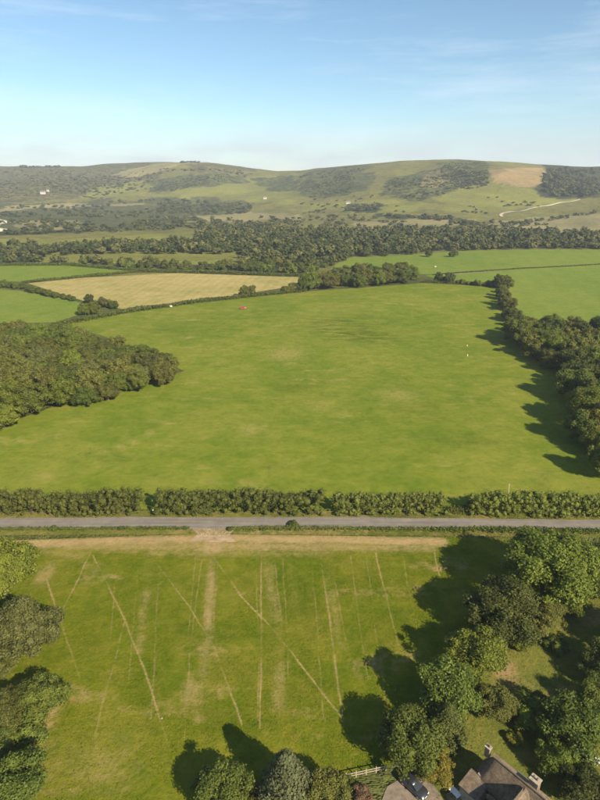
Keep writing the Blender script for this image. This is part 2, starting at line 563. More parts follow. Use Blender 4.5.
def ground_mat():
    m, n, l, b = new_mat('land_cover')
    v = coords(n, l)
    a = n.new('ShaderNodeAttribute'); a.attribute_name = 'cover'
    n1 = noise(n, l, v, 1 / 20.0, 6, 0.78, 0.6)
    n2 = noise(n, l, v, 1 / 130.0, 4, 0.6, 0.8)
    n3 = noise(n, l, v, 0.25, 4, 0.7)
    c = mix(n, l, 0.8, a.outputs['Color'], ramp(n, l, n2, [(0.3, (0.72, 0.74, 0.78)), (0.7, (1.28, 1.25, 1.15))]), 'MULTIPLY')
    dk = ramp(n, l, n1, [(0.45, (0, 0, 0)), (0.54, (1, 1, 1))])
    f = n.new('ShaderNodeMath'); f.operation = 'MULTIPLY'
    l.new(dk, f.inputs[0]); l.new(a.outputs['Alpha'], f.inputs[1])
    c = mix(n, l, f.outputs[0], c, (0.036, 0.045, 0.020))
    c = mix(n, l, 0.5, c, ramp(n, l, n3, [(0.3, (0.6, 0.6, 0.6)), (0.7, (1.3, 1.3, 1.25))]), 'MULTIPLY')
    l.new(c, b.inputs['Base Color'])
    b.inputs['Roughness'].default_value = 0.95
    b.inputs['Specular IOR Level'].default_value = 0.03
    bump(n, l, b, n1, 9.0, 0.6)
    return m
M['ground'] = ground_mat()
build_ground()

# ------------------------------------------------------------------ fields, road: sheets lying on the ground
def sheet(name, poly_xy, mat, off, step, label=None, attrs=None, edge_jit=0.0, extra=None):
    P = []
    n = len(poly_xy)
    for i in range(n):
        a, b = np.array(poly_xy[i]), np.array(poly_xy[(i + 1) % n])
        k = max(1, int(np.linalg.norm(b - a) / step))
        for j in range(k):
            P.append(a + (b - a) * j / k)
    P = np.array(P)
    if edge_jit:
        P = P + (np.stack([fbm(P[:, 0], P[:, 1], 9, 3), fbm(P[:, 0] + 80, P[:, 1] + 40, 9, 3)], 1) - .5) * edge_jit
    lo, hi = P.min(0), P.max(0)
    gx, gy = np.meshgrid(np.arange(lo[0], hi[0], step), np.arange(lo[1], hi[1], step))
    gx, gy = gx.ravel(), gy.ravel()
    k = inside(gx, gy, P)
    I = np.stack([gx[k], gy[k]], 1)
    if extra is not None:
        ex = extra[inside(extra[:, 0], extra[:, 1], P)]
        I = np.concatenate([I, ex])
    allp = np.concatenate([P, I])
    res = delaunay_2d_cdt([Vector(p) for p in allp], [], [list(range(len(P)))], 1, 1e-4)
    vv = np.array([(p[0], p[1]) for p in res[0]])
    ff = np.array(res[2], np.int32)
    z = terr(vv[:, 0], vv[:, 1]) + off
    V = np.column_stack([vv, z])
    # faces upward
    a, b, c = vv[ff[:, 0]], vv[ff[:, 1]], vv[ff[:, 2]]
    cr = (b[:, 0] - a[:, 0]) * (c[:, 1] - a[:, 1]) - (b[:, 1] - a[:, 1]) * (c[:, 0] - a[:, 0])
    ff[cr < 0] = ff[cr < 0][:, ::-1]
    me = mesh_np(name, V, ff, [mat], True)
    for an, fn in (attrs or {}).items():
        at = me.attributes.new(an, 'FLOAT', 'POINT')
        at.data.foreach_set('value', fn(vv[:, 0], vv[:, 1]).astype(np.float32))
    return tag(link(name, me), label=label, kind='structure')

def seg_dist(x, y, pts):
    best = np.full(x.shape, 1e9)
    for (a, b) in zip(pts[:-1], pts[1:]):
        ax, ay = a; bx, by = b
        dx, dy = bx - ax, by - ay
        t = np.clip(((x - ax) * dx + (y - ay) * dy) / (dx * dx + dy * dy + 1e-9), 0, 1)
        best = np.minimum(best, np.hypot(x - ax - t * dx, y - ay - t * dy))
    return best

gp = lambda L: [G(*p) for p in L]
M['meadow'] = grass_mat('meadow_grass', (0.094, 0.136, 0.010), (0.126, 0.156, 0.014), (0.170, 0.178, 0.026), (0.240, 0.205, 0.060), 42, 0.9, 0.35, 0.55, wear=True)
M['paddock'] = grass_mat('paddock_grass', (0.074, 0.104, 0.004), (0.106, 0.122, 0.006), (0.154, 0.148, 0.016), (0.285, 0.205, 0.092), 17, 1.0, 1.45, 1.5, wear=True)
M['lush'] = grass_mat('lush_grass', (0.100, 0.150, 0.016), (0.125, 0.170, 0.022), (0.150, 0.180, 0.028), (0.190, 0.180, 0.050), 120, 0.3, 0.2, 0.4, stripes=0.02)
M['stubble'] = grass_mat('stubble', (0.210, 0.195, 0.055), (0.300, 0.245, 0.090), (0.350, 0.285, 0.120), (0.370, 0.310, 0.150), 90, 0.6, 0.1, 0.4, stripes=0.05)
M['lawn'] = grass_mat('garden_lawn', (0.085, 0.105, 0.016), (0.115, 0.125, 0.022), (0.150, 0.140, 0.030), (0.260, 0.180, 0.085), 12, 0.6, 0.6, 1.6, wear=True)
M['verge'] = grass_mat('verge_grass', (0.085, 0.105, 0.016), (0.130, 0.130, 0.026), (0.200, 0.165, 0.055), (0.300, 0.225, 0.100), 14, 0.9, 0.0, 1.4)
M['earth'] = plain('bare_earth', (0.30, 0.225, 0.13), 0.95, var=0.35, scale=0.5, spec=0.03)

# big meadow
def blob(x, y, px, py, rx, ry, k=1.0):
    cx, cy_ = G(px, py)
    return k * np.exp(-(((x - cx) / rx) ** 2 + ((y - cy_) / ry) ** 2) * 1.2)
def meadow_wear(x, y):
    w = blob(x, y, 285, 354, 14, 18, .55) + blob(x, y, 250, 430, 7, 8, .46) + blob(x, y, 400, 394, 13, 12, .46) + blob(x, y, 352, 372, 16, 14, .3) + blob(x, y, 330, 326, 22, 20, .25)
    w = w + blob(x, y, 192, 383, 3, 7, .5) + blob(x, y, 320, 405, 10, 8, .35) + blob(x, y, 520, 360, 9, 9, .3)
    for k in range(5):
        arc = [(95 + 9 * k, 455 - k * 2), (150 + 5 * k, 437 - 5 * k), (190 + 2 * k, 425 - 7 * k)]
        w = w + 0.28 * np.exp(-(seg_dist(x, y, gp(arc)) / 0.7) ** 2)
    return np.clip(w, 0, 1)
def meadow_rough(x, y):
    return np.clip(blob(x, y, 345, 327, 26, 26, 1.0) + blob(x, y, 372, 338, 16, 12, .8) + blob(x, y, 300, 388, 12, 9, .6) + blob(x, y, 420, 410, 14, 9, .5) + blob(x, y, 455, 440, 14, 8, .5) + blob(x, y, 175, 330, 16, 14, .4), 0, 1)
MEADOW = [(-60, 509), (-40, 440), (60, 405), (185, 372), (100, 335), (55, 324), (130, 311), (200, 302), (300, 292.5), (420, 284), (495, 287.5), (515, 340), (590, 370), (660, 420), (660, 511)]
sheet('meadow', gp(MEADOW), M['meadow'], 0.04, 3.2, attrs={'wear': meadow_wear, 'rough': meadow_rough})
# foreground paddock with worn lines
LINES = [([(41, 565), (60, 617)], .26, .62), ([(60, 617), (91, 552)], .22, .75), ([(93, 555), (125, 620), (150, 687), (168, 745)], .24, .8),
         ([(153, 560), (190, 607), (215, 650), (243, 725)], .22, .66), ([(208, 548), (240, 595), (265, 621), (295, 657), (345, 722)], .22, .66),
         ([(262, 556), (261, 640), (261, 728)], .20, .62), ([(320, 555), (330, 620), (342, 715)], .24, .62), ([(375, 553), (387, 600), (399, 646)], .22, .6),
         ([(202, 560), (190, 650), (184, 745)], .18, .45), ([(125, 620), (95, 735)], .2, .42), ([(60, 617), (80, 680)], .2, .36),
         ([(433, 545), (441, 580)], .22, .6)] + [([(x0, 556), (x0 + dx, 640 + 40 * (q % 3))], .2, .36) for q, (x0, dx) in enumerate([(118, -8), (140, -12), (160, -9), (196, -8), (219, -10), (257, 2), (275, 8), (283, 6), (312, 12), (330, 16), (350, 18), (366, 22), (402, 18)])]
STRIPS = [([(152, 548), (146, 600), (139, 650)], 1.3, .42), ([(213, 545), (210, 600), (205, 660), (199, 720)], 1.2, .66),
          ([(268, 552), (274, 600), (279, 660), (281, 705)], 1.5, .45), ([(325, 556), (336, 620), (342, 650)], 1.2, .38), ([(290, 560), (300, 640)], 1.0, .22),
          ([(15, 544), (120, 541), (215, 539), (300, 539), (440, 542)], 1.9, 1.05), ([(60, 546), (200, 547), (300, 547), (430, 548)], 2.0, .62), ([(150, 553), (250, 553), (330, 553)], 1.8, .4), ([(40, 550), (80, 556)], 2.2, .4),
          ([(215, 531), (214, 546)], 3.4, 1.0), ([(203, 536), (230, 536)], 2.6, 1.0)]
def paddock_wear(x, y):
    w = np.zeros_like(x)
    wob = (fbm(x, y, 7, 3) - .5) * 1.1
    brk = 0.62 + 0.6 * smooth((fbm(x + 31, y + 77, 9, 3) - .32) / .34)
    for pts, wd, k in LINES:
        w = np.maximum(w, np.minimum(k + .04, .64) * brk * np.exp(-(seg_dist(x + wob * .45, y, gp(pts)) / (wd * .85)) ** 2))
    for pts, wd, k in STRIPS:
        w = np.maximum(w, k * (.8 if wd < 1.6 else 1) * (brk if wd < 1.6 else 1) * np.exp(-(seg_dist(x + wob, y + wob, gp(pts)) / wd) ** 2))
    w = np.maximum(w, np.clip(blob(x, y, 45, 574, 2.5, 5, .6) + blob(x, y, 192, 690, 2.5, 4, .5) + blob(x, y, 48, 712, 2.0, 5, .65)
                   + blob(x, y, 105, 765, 8, 6, .35) + blob(x, y, 20, 770, 5, 8, .35) + blob(x, y, 90, 575, 3, 6, .35), 0, 1))
    return w
PADDOCK = [(-60, 543), (-60, 830), (330, 830), (345, 782), (352, 776), (386, 769), (420, 735), (470, 690), (500, 640), (560, 600), (600, 575), (640, 543), (440, 537), (200, 534)]
def line_points():
    out = []
    for pts, wd, k in LINES:
        Q = np.array(gp(pts))
        L = np.concatenate([[0], np.cumsum(np.linalg.norm(np.diff(Q, axis=0), axis=1))])
        t = np.arange(0, L[-1], .45)
        c = np.stack([np.interp(t, L, Q[:, 0]), np.interp(t, L, Q[:, 1])], 1)
        d = np.gradient(c, axis=0)
        d /= np.linalg.norm(d, axis=1)[:, None] + 1e-9
        for o in (-.36, -.18, -.07, .07, .18, .36):
            q = c + np.stack([-d[:, 1], d[:, 0]], 1) * o
            q[:, 0] -= (fbm(q[:, 0], q[:, 1], 7, 3) - .5) * 1.1 * .45
            out.append(q + .011 * o)
    return np.concatenate(out)
sheet('paddock', gp(PADDOCK), M['paddock'], 0.03, 0.40, attrs={'wear': paddock_wear}, extra=line_points())
# garden lawn and yard at the lower right
def lawn_wear(x, y):
    return np.clip(blob(x, y, 503, 668, 2.4, 4.0, 1.0) + blob(x, y, 598, 618, 4, 3, .8) + blob(x, y, 508, 637, 3, 2.5, .4) + blob(x, y, 560, 640, 4, 2, .3), 0, 1)
LAWN = [(470, 692), (500, 642), (560, 602), (600, 577), (720, 560), (760, 830), (440, 830), (432, 790), (421, 737)]
sheet('garden_lawn', gp(LAWN), M['lawn'], 0.034, 0.8, attrs={'wear': lawn_wear})
M['gravel'] = plain('gravel', (0.185, 0.150, 0.112), 0.95, var=0.28, scale=1.3, spec=0.05, bmp=0.05)
sheet('gravel_yard', gp([(376, 832), (381, 800), (388, 783), (400, 774), (412, 770), (430, 782), (446, 800), (462, 832)]), M['gravel'], 0.075, 0.5, edge_jit=2.6)
sheet('garden_path', gp([(446, 795), (462, 786), (478, 800), (500, 832), (470, 832)]), M['earth'], 0.07, 0.8, edge_jit=0.8)
# other fields
sheet('field', gp([(-30, 262.5), (70, 265.5), (137, 271), (75, 277), (20, 281.5), (-30, 280)]), M['lush'], 0.10, 6)
sheet('field', gp([(-30, 287), (25, 291), (75, 300.5), (97, 308), (55, 322), (0, 323), (-30, 322)]), M['lush'], 0.10, 6)
sheet('stubble_field', gp([(28, 283), (75, 277.6), (175, 273.5), (305, 276.5), (308, 284), (240, 295), (200, 299), (128, 309), (100, 305), (76, 298)]), M['stubble'], 0.10, 6)
sheet('field', gp([(330, 269), (345, 258.5), (450, 251.5), (600, 249.5), (720, 249), (720, 261), (600, 263.3), (520, 268), (430, 275.5), (415, 275), (395, 273)]), M['lush'], 0.10, 6)
sheet('field', gp([(425, 276.6), (520, 269), (600, 264.2), (720, 262), (720, 345), (620, 330), (520, 327), (505, 295), (495, 284), (440, 281)]), M['lush'], 0.10, 6)

# road with its verges
ROAD_C = [(-120, 524.3), (0, 524), (120, 523), (260, 523), (400, 524), (520, 525.2), (600, 526), (720, 527.5)]
rc = np.array(gp(ROAD_C))
def band(o0, o1):
    up = [(x, y + o1) for x, y in rc]
    dn = [(x, y + o0) for x, y in rc]
    return dn + up[::-1]
asph, an, al, ab = new_mat('worn_asphalt')
av = coords(an, al)
ac = ramp(an, al, noise(an, al, av, 0.35, 5, 0.7), [(0.3, (0.150, 0.134, 0.112)), (0.7, (0.205, 0.185, 0.155))])
ast = ramp(an, al, noise(an, al, coords(an, al, (0.05, 1.6, 1)), 1.0, 3, 0.6), [(0.35, (0.82, 0.82, 0.82)), (0.65, (1.12, 1.1, 1.08))])
ac = mix(an, al, 1.0, ac, ast, 'MULTIPLY')
al.new(ac, ab.inputs['Base Color'])
bump(an, al, ab, noise(an, al, av, 9.0, 3), 0.01)
sheet('verge', band(-4.6, 5.2), M['verge'], 0.06, 1.6)
sheet('road', band(-2.35, 2.45), asph, 0.12, 1.2, edge_jit=0.9)
gx0 = np.array(G(214, 536))
sheet('field_entrance', [(gx0[0] - 5.5, gx0[1] - 2.5), (gx0[0] + 5, gx0[1] - 2.5), (gx0[0] + 3.2, gx0[1] + 0.8), (gx0[0] + 5.5, gx0[1] + 4.0), (gx0[0] - 6.5, gx0[1] + 4.0), (gx0[0] - 4, gx0[1] + 0.6)], M['earth'], 0.10, 0.8, edge_jit=1.6)

# chalk track on the right hill, lane in the valley
M['chalk'] = plain('chalk_track', (0.40, 0.35, 0.24), 0.95, var=0.15, scale=0.05, spec=0.02)
def ribbon(name, pxs, width, mat, off):
    pts = [T(*p) for p in pxs]
    D = []
    for a, b in zip(pts[:-1], pts[1:]):
        k = max(1, int(math.hypot(b[0] - a[0], b[1] - a[1]) / 8))
        D += [(a[0] + (b[0] - a[0]) * j / k, a[1] + (b[1] - a[1]) * j / k) for j in range(k)]
    D.append(pts[-1][:2])
    D = np.array(D)
    t = np.gradient(D, axis=0)
    t /= np.linalg.norm(t, axis=1)[:, None] + 1e-9
    nn = np.stack([-t[:, 1], t[:, 0]], 1) * width / 2
    L, R = D + nn, D - nn
    V = np.concatenate([np.column_stack([L, terr(L[:, 0], L[:, 1]) + off]), np.column_stack([R, terr(R[:, 0], R[:, 1]) + off])])
    k = len(D)
    i = np.arange(k - 1)
    return tag(link(name, mesh_np(name, V, np.stack([i, i + 1, i + k + 1, i + k], 1), [mat])), kind='structure')
ribbon('chalk_track', [(502, 217), (500.5, 215.5), (503, 213.5), (512, 211.8), (530, 209), (548, 206), (565, 202.5), (580, 199.5)], 6, M['chalk'], 1.0)
ribbon('dirt_track', [(440, 275.5), (480, 272.3), (520, 268.7), (560, 266.2), (605, 263.8)], 2.0, M['earth'], 0.2)

# ------------------------------------------------------------------ foliage
def rand_dirs(r, n):
    v = r.normal(size=(n, 3))
    return v / np.linalg.norm(v, axis=1)[:, None]

ICO_V, ICO_F = None, None
def ico():
    global ICO_V, ICO_F
    if ICO_V is None:
        import bmesh
        bm = bmesh.new()
        bmesh.ops.create_icosphere(bm, subdivisions=1, radius=1)
        bm.verts.index_update()
        ICO_V = np.array([v.co[:] for v in bm.verts])
        ICO_F = np.array([[v.index for v in f.verts] for f in bm.faces])
        bm.free()
    return ICO_V, ICO_F

def leaf_quads(r, P, N, size):
    n = len(P)
    a = np.cross(N, rand_dirs(r, n))
    a /= np.linalg.norm(a, axis=1)[:, None] + 1e-9
    b = np.cross(N, a)
    s = size * r.uniform(0.55, 1.45, (n, 1))
    e = r.uniform(0.45, 0.95, (n, 1))
    k = N * s * r.uniform(-.3, .3, (n, 1))
    V = np.stack([P - a * s * .9, P - b * s * e + k, P + a * s * .9, P + b * s * e + k], 1).reshape(-1, 3)
    return V, np.arange(4 * n).reshape(n, 4)

def lobes_to_mesh(r, C, R, out, n, leaf, core=0.8, up=0.25, jit=0.6, fuzz=0.16):
    """C lobe centres, R lobe radii, out outward direction of each lobe"""
    w = R ** 2
    k = r.choice(len(C), n, p=w / w.sum())
    d = rand_dirs(r, n)
    flip = (d * out[k]).sum(1) < -0.35
    d[flip] *= -1
    P = C[k] + d * (R[k] * r.uniform(0.76, 1.18, n))[:, None]
    P = P + r.normal(size=P.shape) * (R[k] * fuzz)[:, None]
    N = d + rand_dirs(r, n) * jit + np.array([0, 0, up])
    N /= np.linalg.norm(N, axis=1)[:, None]
    V, Fq = leaf_quads(r, P, N, leaf)
    if core:
        iv, if_ = ico()
        cv = (C[:, None, :] + iv[None] * (R * core)[:, None, None] * r.uniform(.85, 1.12, (len(C), len(iv), 1))).reshape(-1, 3)
        cf = (if_[None] + (np.arange(len(C)) * len(iv))[:, None, None]).reshape(-1, 3) + len(V)
        return np.concatenate([V, cv]), [Fq, cf]
    return V, [Fq]

def crown_lobes(r, R, z0, z1, nl, lo=-0.45, style='round', lr=(0.28, 0.42)):
    zc, hz = (z0 + z1) / 2, (z1 - z0) / 2
    d = []
    while len(d) < nl:
        v = r.normal(size=3)
        v /= np.linalg.norm(v)
        if v[2] > lo: d.append(v)
    d = np.array(d)
    k = r.uniform(0.42, 0.98, nl)
    C = d * k[:, None] * np.array([R, R, hz])
    C *= (1 + 0.22 * (r.random((nl, 3)) - .5))
    if style == 'cone':
        t = r.random(nl) ** 0.75
        an_ = r.uniform(0, 6.283, nl)
        rad = R * (1 - t) * 0.75
        C = np.stack([np.cos(an_) * rad, np.sin(an_) * rad, (t * 2 - 1) * hz * 0.9], 1)
        lrad = R * (0.20 + 0.22 * (1 - t)) * r.uniform(.8, 1.2, nl)
        out = np.stack([np.cos(an_), np.sin(an_), 0.4 + 0 * t], 1)
    else:
        lrad = r.uniform(*lr, nl) * min(R, hz * 1.15)
        out = d
    C[:, 2] += zc
    out = out / np.linalg.norm(out, axis=1)[:, None]
    if style != 'cone':      # a fill lobe in the middle
        C = np.vstack([C, [[0, 0, zc]], [[0, 0, zc - hz * .3]]])
        lrad = np.append(lrad, [0.62 * min(R, hz), .6 * min(R, hz)])
        out = np.vstack([out, [[0, 0, 1.0]], [[0, 0, 1.0]]])
    return C, lrad, out

PROTO = {}
def proto(key, seed, R, z0, z1, nl, n, leaf, style='round', mat='leaf_green', lo=-0.45, lr=(0.28, 0.42), trunk_r=None, lean=0.0, core=0.8, jit=0.6):
    r = np.random.default_rng(seed)
    C, lrad, out = crown_lobes(r, R, z0, z1, nl, lo, style, lr)
    V, Fs = lobes_to_mesh(r, C, lrad, out, n, leaf, core, jit=jit)
    crown = mesh_np('crown_' + key, V, Fs, [M[mat]])
    tr = trunk_r or R * 0.065
    mb = MB()
    zt = z0 + (z1 - z0) * (0.85 if style == 'cone' else 0.45)
    mb.tube([(0, 0, -0.4), (0.05 * R * lean, 0, z0 * 0.5), (0.03 * R, 0.02 * R, z0), (0.02 * R, -0.03 * R, zt)], [tr * 1.35, tr, tr * .85, tr * .35])
    for q in r.choice(len(C), min(len(C), 9), replace=False):
        c = C[q]
        zs = z0 * 0.8 + (zt - z0 * .8) * r.uniform(0.0, 0.6)
        mid = (c[0] * .5, c[1] * .5, (zs + c[2]) / 2 + 0.05 * R)
        mb.tube([(0, 0, zs), mid, tuple(c)], [tr * .5, tr * .33, tr * .14], 5)
    trunk = mb.mesh('trunk_' + key, M['bark'], True)
    PROTO[key] = dict(crown=crown, trunk=trunk, R=R, cz=(z0 + z1) / 2, top=z1)

for i in range(4):
    proto(f'oak{i}', 100 + i, 6.0, 1.6, 11.5, 74, 34000, 0.18, lr=(0.13, 0.32), core=.64, jit=.8)
for i in range(5):
    proto(f'mid{i}', 200 + i, 4.5, 1.1, 9.5, 52, 19000, 0.17, lr=(0.13, 0.34), core=.64, jit=.8)
for i in range(3):
    proto(f'ash{i}', 300 + i, 4.5, 1.8, 10.5, 40, 14000, 0.16, lr=(0.13, 0.28), core=0.5, jit=1.0)
for i in range(2):
    proto(f'cone{i}', 400 + i, 3.0, 0.6, 8.5, 70, 15000, 0.15, style='cone', core=.7)
for i in range(4):
    proto(f'shrub{i}', 500 + i, 2.0, 0.0, 3.2, 18, 5000, 0.14, lo=-0.25, core=.72, trunk_r=0.09)
for i in range(5):
    proto(f'wood{i}', 600 + i, 5.2, 0.3, 10.0, 70, 15000, 0.23, lo=-0.6, lr=(0.12, 0.28), core=.72, jit=.8)
for i in range(4):
    proto(f'belt{i}', 700 + i, 5.0, 0.3, 8.0, 18, 2200, 0.6, lo=-0.6)

def add_tree(key, x, y, scale, label, group=None, mat=None, name='tree', sz=1.0, cat='tree', parts=True, rz=None):
    p = PROTO[key]
    z = float(terr(x, y))
    rz = random.uniform(0, 6.283) if rz is None else rz
    e = bpy.data.objects.new(name, None)
    col.objects.link(e)
    e.empty_display_size = 0.5
    e.location = (x, y, z)
    e.rotation_euler = (0, 0, rz)
    e.scale = (scale * random.uniform(.95, 1.05), scale * random.uniform(.95, 1.05), scale * sz)
    tag(e, label, cat, group)
    t = link('trunk', p['trunk'], e)
    c = link('crown', p['crown'], e)
    if mat:
        c.material_slots[0].link = 'OBJECT'
        c.material_slots[0].material = M[mat]
    return e

def tree_px(key, px, py, rpx, label, mat=None, name='tree', sz=0.74, group=None, cat='tree'):
    """stand a tree so that its crown's middle is seen at a photo pixel; it rests on the ground"""
    p = PROTO[key]
    sc = 1.0
    for _ in range(5):
        hz = p['cz'] * sc * sz
        x, y = G(px, py, hz)
        sc = rpx * depth_of(x, y, hz) / F / p['R']
    return add_tree(key, x, y, sc, label, group, mat, name, sz, cat)

# --- trees at the right of the paddock and round the garden
tree_px('oak0', 548, 565, 44, 'large round bright green oak beside the road at the right', 'leaf_bright', 'oak_tree')
tree_px('oak1', 507, 607, 38, 'dark green round tree just below the large roadside oak', 'leaf_dark')
tree_px('mid0', 549, 610, 18, 'small olive tree tucked under the large roadside oak', 'leaf_olive')
tree_px('mid1', 573, 600, 17, 'small bright tree right of the olive one under the oak', 'leaf_bright')
tree_px('oak2', 607, 566, 27, 'dark tree cut by the right edge level with the roadside oak', 'leaf_dark')
tree_px('ash0', 475, 654, 29, 'light green feathery tree at the top left corner of the lawn', 'leaf_bright')
tree_px('ash1', 448, 690, 32, 'thin green ash with spreading crown at the paddock edge', 'leaf_green')
tree_px('ash2', 500, 705, 20, 'pale open tree standing on the lawn above the cottage', 'leaf_olive')
tree_px('mid2', 411, 740, 32, 'round mid green tree above the parked car', 'leaf_green')
tree_px('cone0', 447, 722, 21, 'dark narrow evergreen right of the round tree above the car', 'leaf_dark', 'conifer_tree', .8)
tree_px('mid3', 438, 766, 17, 'yellowish small tree right beside the parked car', 'leaf_yellow')
tree_px('shrub0', 526, 712, 17, 'bright shrub on the lawn left of the big garden tree', 'leaf_bright', 'shrub', cat='shrub')
tree_px('shrub1', 541, 703, 11, 'small dark shrub behind the bright lawn shrub', 'leaf_green', 'shrub', cat='shrub')
tree_px('mid4', 575, 726, 31, 'big mid green garden tree right of the cottage', 'leaf_green')
tree_px('mid0', 600, 702, 20, 'tree at the right edge above the white garden tables', 'leaf_green')
tree_px('mid1', 558, 756, 20, 'bright yellow green garden tree close to the cottage chimney', 'leaf_bright')
tree_px('shrub2', 558, 645, 10, 'small shrub in shade at the top of the lawn', 'leaf_green', 'shrub', cat='shrub')
tree_px('shrub3', 462, 640, 10, 'low shrub left of the feathery tree at the paddock edge', 'leaf_dark', 'shrub', cat='shrub')
tree_px('ash1', 612, 655, 24, 'tree outside the right edge shading the lawn', 'leaf_dark')
tree_px('oak3', 640, 630, 30, 'broad tree beyond the right edge beside the lawn', 'leaf_dark')
tree_px('mid3', 462, 674, 18, 'small green tree between the feathery tree and the ash', 'leaf_green')
tree_px('mid4', 488, 640, 17, 'small green tree between the dark round tree and the feathery one', 'leaf_green')
tree_px('shrub1', 520, 640, 11, 'green shrub under the right side of the dark round tree', 'leaf_bright', 'shrub', cat='shrub')
tree_px('shrub0', 536, 628, 11, 'olive shrub at the top edge of the lawn', 'leaf_olive', 'shrub', cat='shrub')
tree_px('shrub2', 592, 590, 11, 'dark shrub right of the small bright tree under the oak', 'leaf_dark', 'shrub', cat='shrub')
tree_px('shrub3', 428, 708, 11, 'green shrub above the round tree by the car', 'leaf_green', 'shrub', cat='shrub')
tree_px('shrub0', 421, 771, 9, 'olive shrub behind the parked car', 'leaf_olive', 'shrub', cat='shrub')
tree_px('shrub1', 515, 738, 7, 'yellowish shrub against the back of the cottage', 'leaf_yellow', 'shrub', cat='shrub')
tree_px('shrub3', 469, 690, 9, 'reddish shrub at the left corner of the lawn', 'leaf_red', 'shrub', cat='shrub')
tree_px('mid1', 546, 726, 18, 'green tree between the bright lawn shrub and the big garden tree', 'leaf_green')
tree_px('mid2', 600, 668, 18, 'dark tree on the right edge beside the lawn', 'leaf_dark')
tree_px('shrub1', 8, 664, 14, 'olive shrub at the left edge under the grey green tree', 'leaf_olive', 'shrub', cat='shrub')
tree_px('mid3', 590, 790, 22, 'dark tree in the bottom right corner by the cottage', 'leaf_dark')
# --- bottom edge
tree_px('mid1', 224, 789, 29, 'round green tree at the bottom edge left of the silvery one', 'leaf_green')
tree_px('cone1', 286, 778, 28, 'silvery grey green conifer at the bottom edge of the paddock', 'leaf_silver', 'conifer_tree', .9)
tree_px('ash2', 329, 789, 24, 'dark twiggy tree at the bottom edge left of the fence', 'leaf_olive')
tree_px('shrub1', 361, 796, 10, 'reddish flowering shrub beside the gravel yard', 'leaf_red', 'shrub', cat='shrub')
tree_px('shrub2', 346, 783, 7, 'small green shrub at the left end of the fence', 'leaf_green', 'shrub', cat='shrub')
tree_px('shrub0', 255, 800, 14, 'low shrub between the round tree and the silvery conifer', 'leaf_olive', 'shrub', cat='shrub')
# --- left edge
tree_px('oak3', 0, 569, 33, 'bright green oak at the left edge of the paddock near the road', 'leaf_bright', 'oak_tree', .92)
tree_px('oak1', 22, 628, 34, 'grey green round tree below the bright oak at the left edge', 'leaf_grey', sz=.92)
tree_px('mid4', 40, 699, 24, 'mid green tree at the left paddock edge with shade behind it', 'leaf_green')
tree_px('mid3', 10, 708, 24, 'olive tree left of the mid green tree at the left edge', 'leaf_olive')
tree_px('shrub3', 28, 734, 17, 'low shrub below the olive tree at the left edge', 'leaf_green', 'shrub', cat='shrub')
tree_px('mid0', 14, 790, 35, 'leafy green tree in the bottom left corner', 'leaf_green')
tree_px('mid2', -14, 745, 22, 'dark tree half hidden at the left edge above the corner tree', 'leaf_dark')

# --- scattered woods
def poisson(poly_px, spacing, seed, conv=None, maxn=5000):
    """points spread over a patch of ground outlined in the photograph"""
    pw = np.array([(conv or G)(*p)[:2] for p in poly_px])
    lo, hi = pw.min(0), pw.max(0)
    r = np.random.default_rng(seed)
    cell = spacing
    nx, ny = int((hi[0] - lo[0]) / cell) + 1, int((hi[1] - lo[1]) / cell) + 1
    gx, gy = np.meshgrid(np.arange(nx), np.arange(ny))
    p = np.stack([lo[0] + (gx.ravel() + .5 * (gy.ravel() % 2)) * cell, lo[1] + gy.ravel() * cell], 1)
    p += r.uniform(-.36, .36, p.shape) * cell
    return p[inside(p[:, 0], p[:, 1], pw)]

TONE = {'leaf_green': 'mid green', 'leaf_olive': 'olive', 'leaf_dark': 'dark green', 'leaf_bright': 'bright green', 'leaf_grey': 'grey green', 'leaf_woodland': 'green', 'leaf_yellow': 'yellowish'}
def nth(k):
    w = ['first', 'second', 'third', 'fourth', 'fifth', 'sixth', 'seventh', 'eighth', 'ninth', 'tenth', 'eleventh', 'twelfth']
    return w[k] if k < len(w) else str(k + 1) + ('st' if (k + 1) % 10 == 1 and k != 10 else 'nd' if (k + 1) % 10 == 2 else 'rd' if (k + 1) % 10 == 3 else 'th')
MATS = ['leaf_green', 'leaf_olive', 'leaf_olive', 'leaf_green', 'leaf_bright', 'leaf_olive', 'leaf_grey']
LW = [(-35, 445), (0, 432), (60, 412), (120, 398), (155, 390), (182, 379), (182, 373), (150, 364), (100, 351), (50, 341), (0, 337), (-35, 336)]
def wood(poly, spacing, seed, keys, srange, label, group, mats=MATS, right=True, rowdir=(0, 1)):
    """label: phrase with {row} {nth} {tone}; rows are counted away from the camera"""
    r = random.Random(seed)
    pts = [p for p in poisson(poly, spacing, seed) if -28 < project(p[0], p[1], 5.0)[0] < 622]
    rows_ = {}
    for p in pts:
        rows_.setdefault(int((p[0] * rowdir[0] + p[1] * rowdir[1]) / (spacing * 1.02)), []).append(p)
    for ri, key in enumerate(sorted(rows_)):
        for ki, (x, y) in enumerate(sorted(rows_[key], key=lambda p: -p[0] if right else p[0])):
            m = r.choice(mats)
            add_tree(r.choice(keys), x, y, r.uniform(*srange), label.format(row=nth(ri), nth=nth(ki), tone=TONE[m]), group, m, 'tree', r.uniform(.68, 1.0))
WK = [f'wood{i}' for i in range(5)]
wood(LW, 7.6, 3, WK, (0.78, 1.22), '{tone} tree in left wood, {row} row from front, {nth} from right end', 'trees of the left wood')
RW = [(504, 344), (520, 353), (543, 366), (558, 383), (569, 402), (584, 432), (594, 464), (640, 484), (650, 345), (610, 336), (520, 332)]
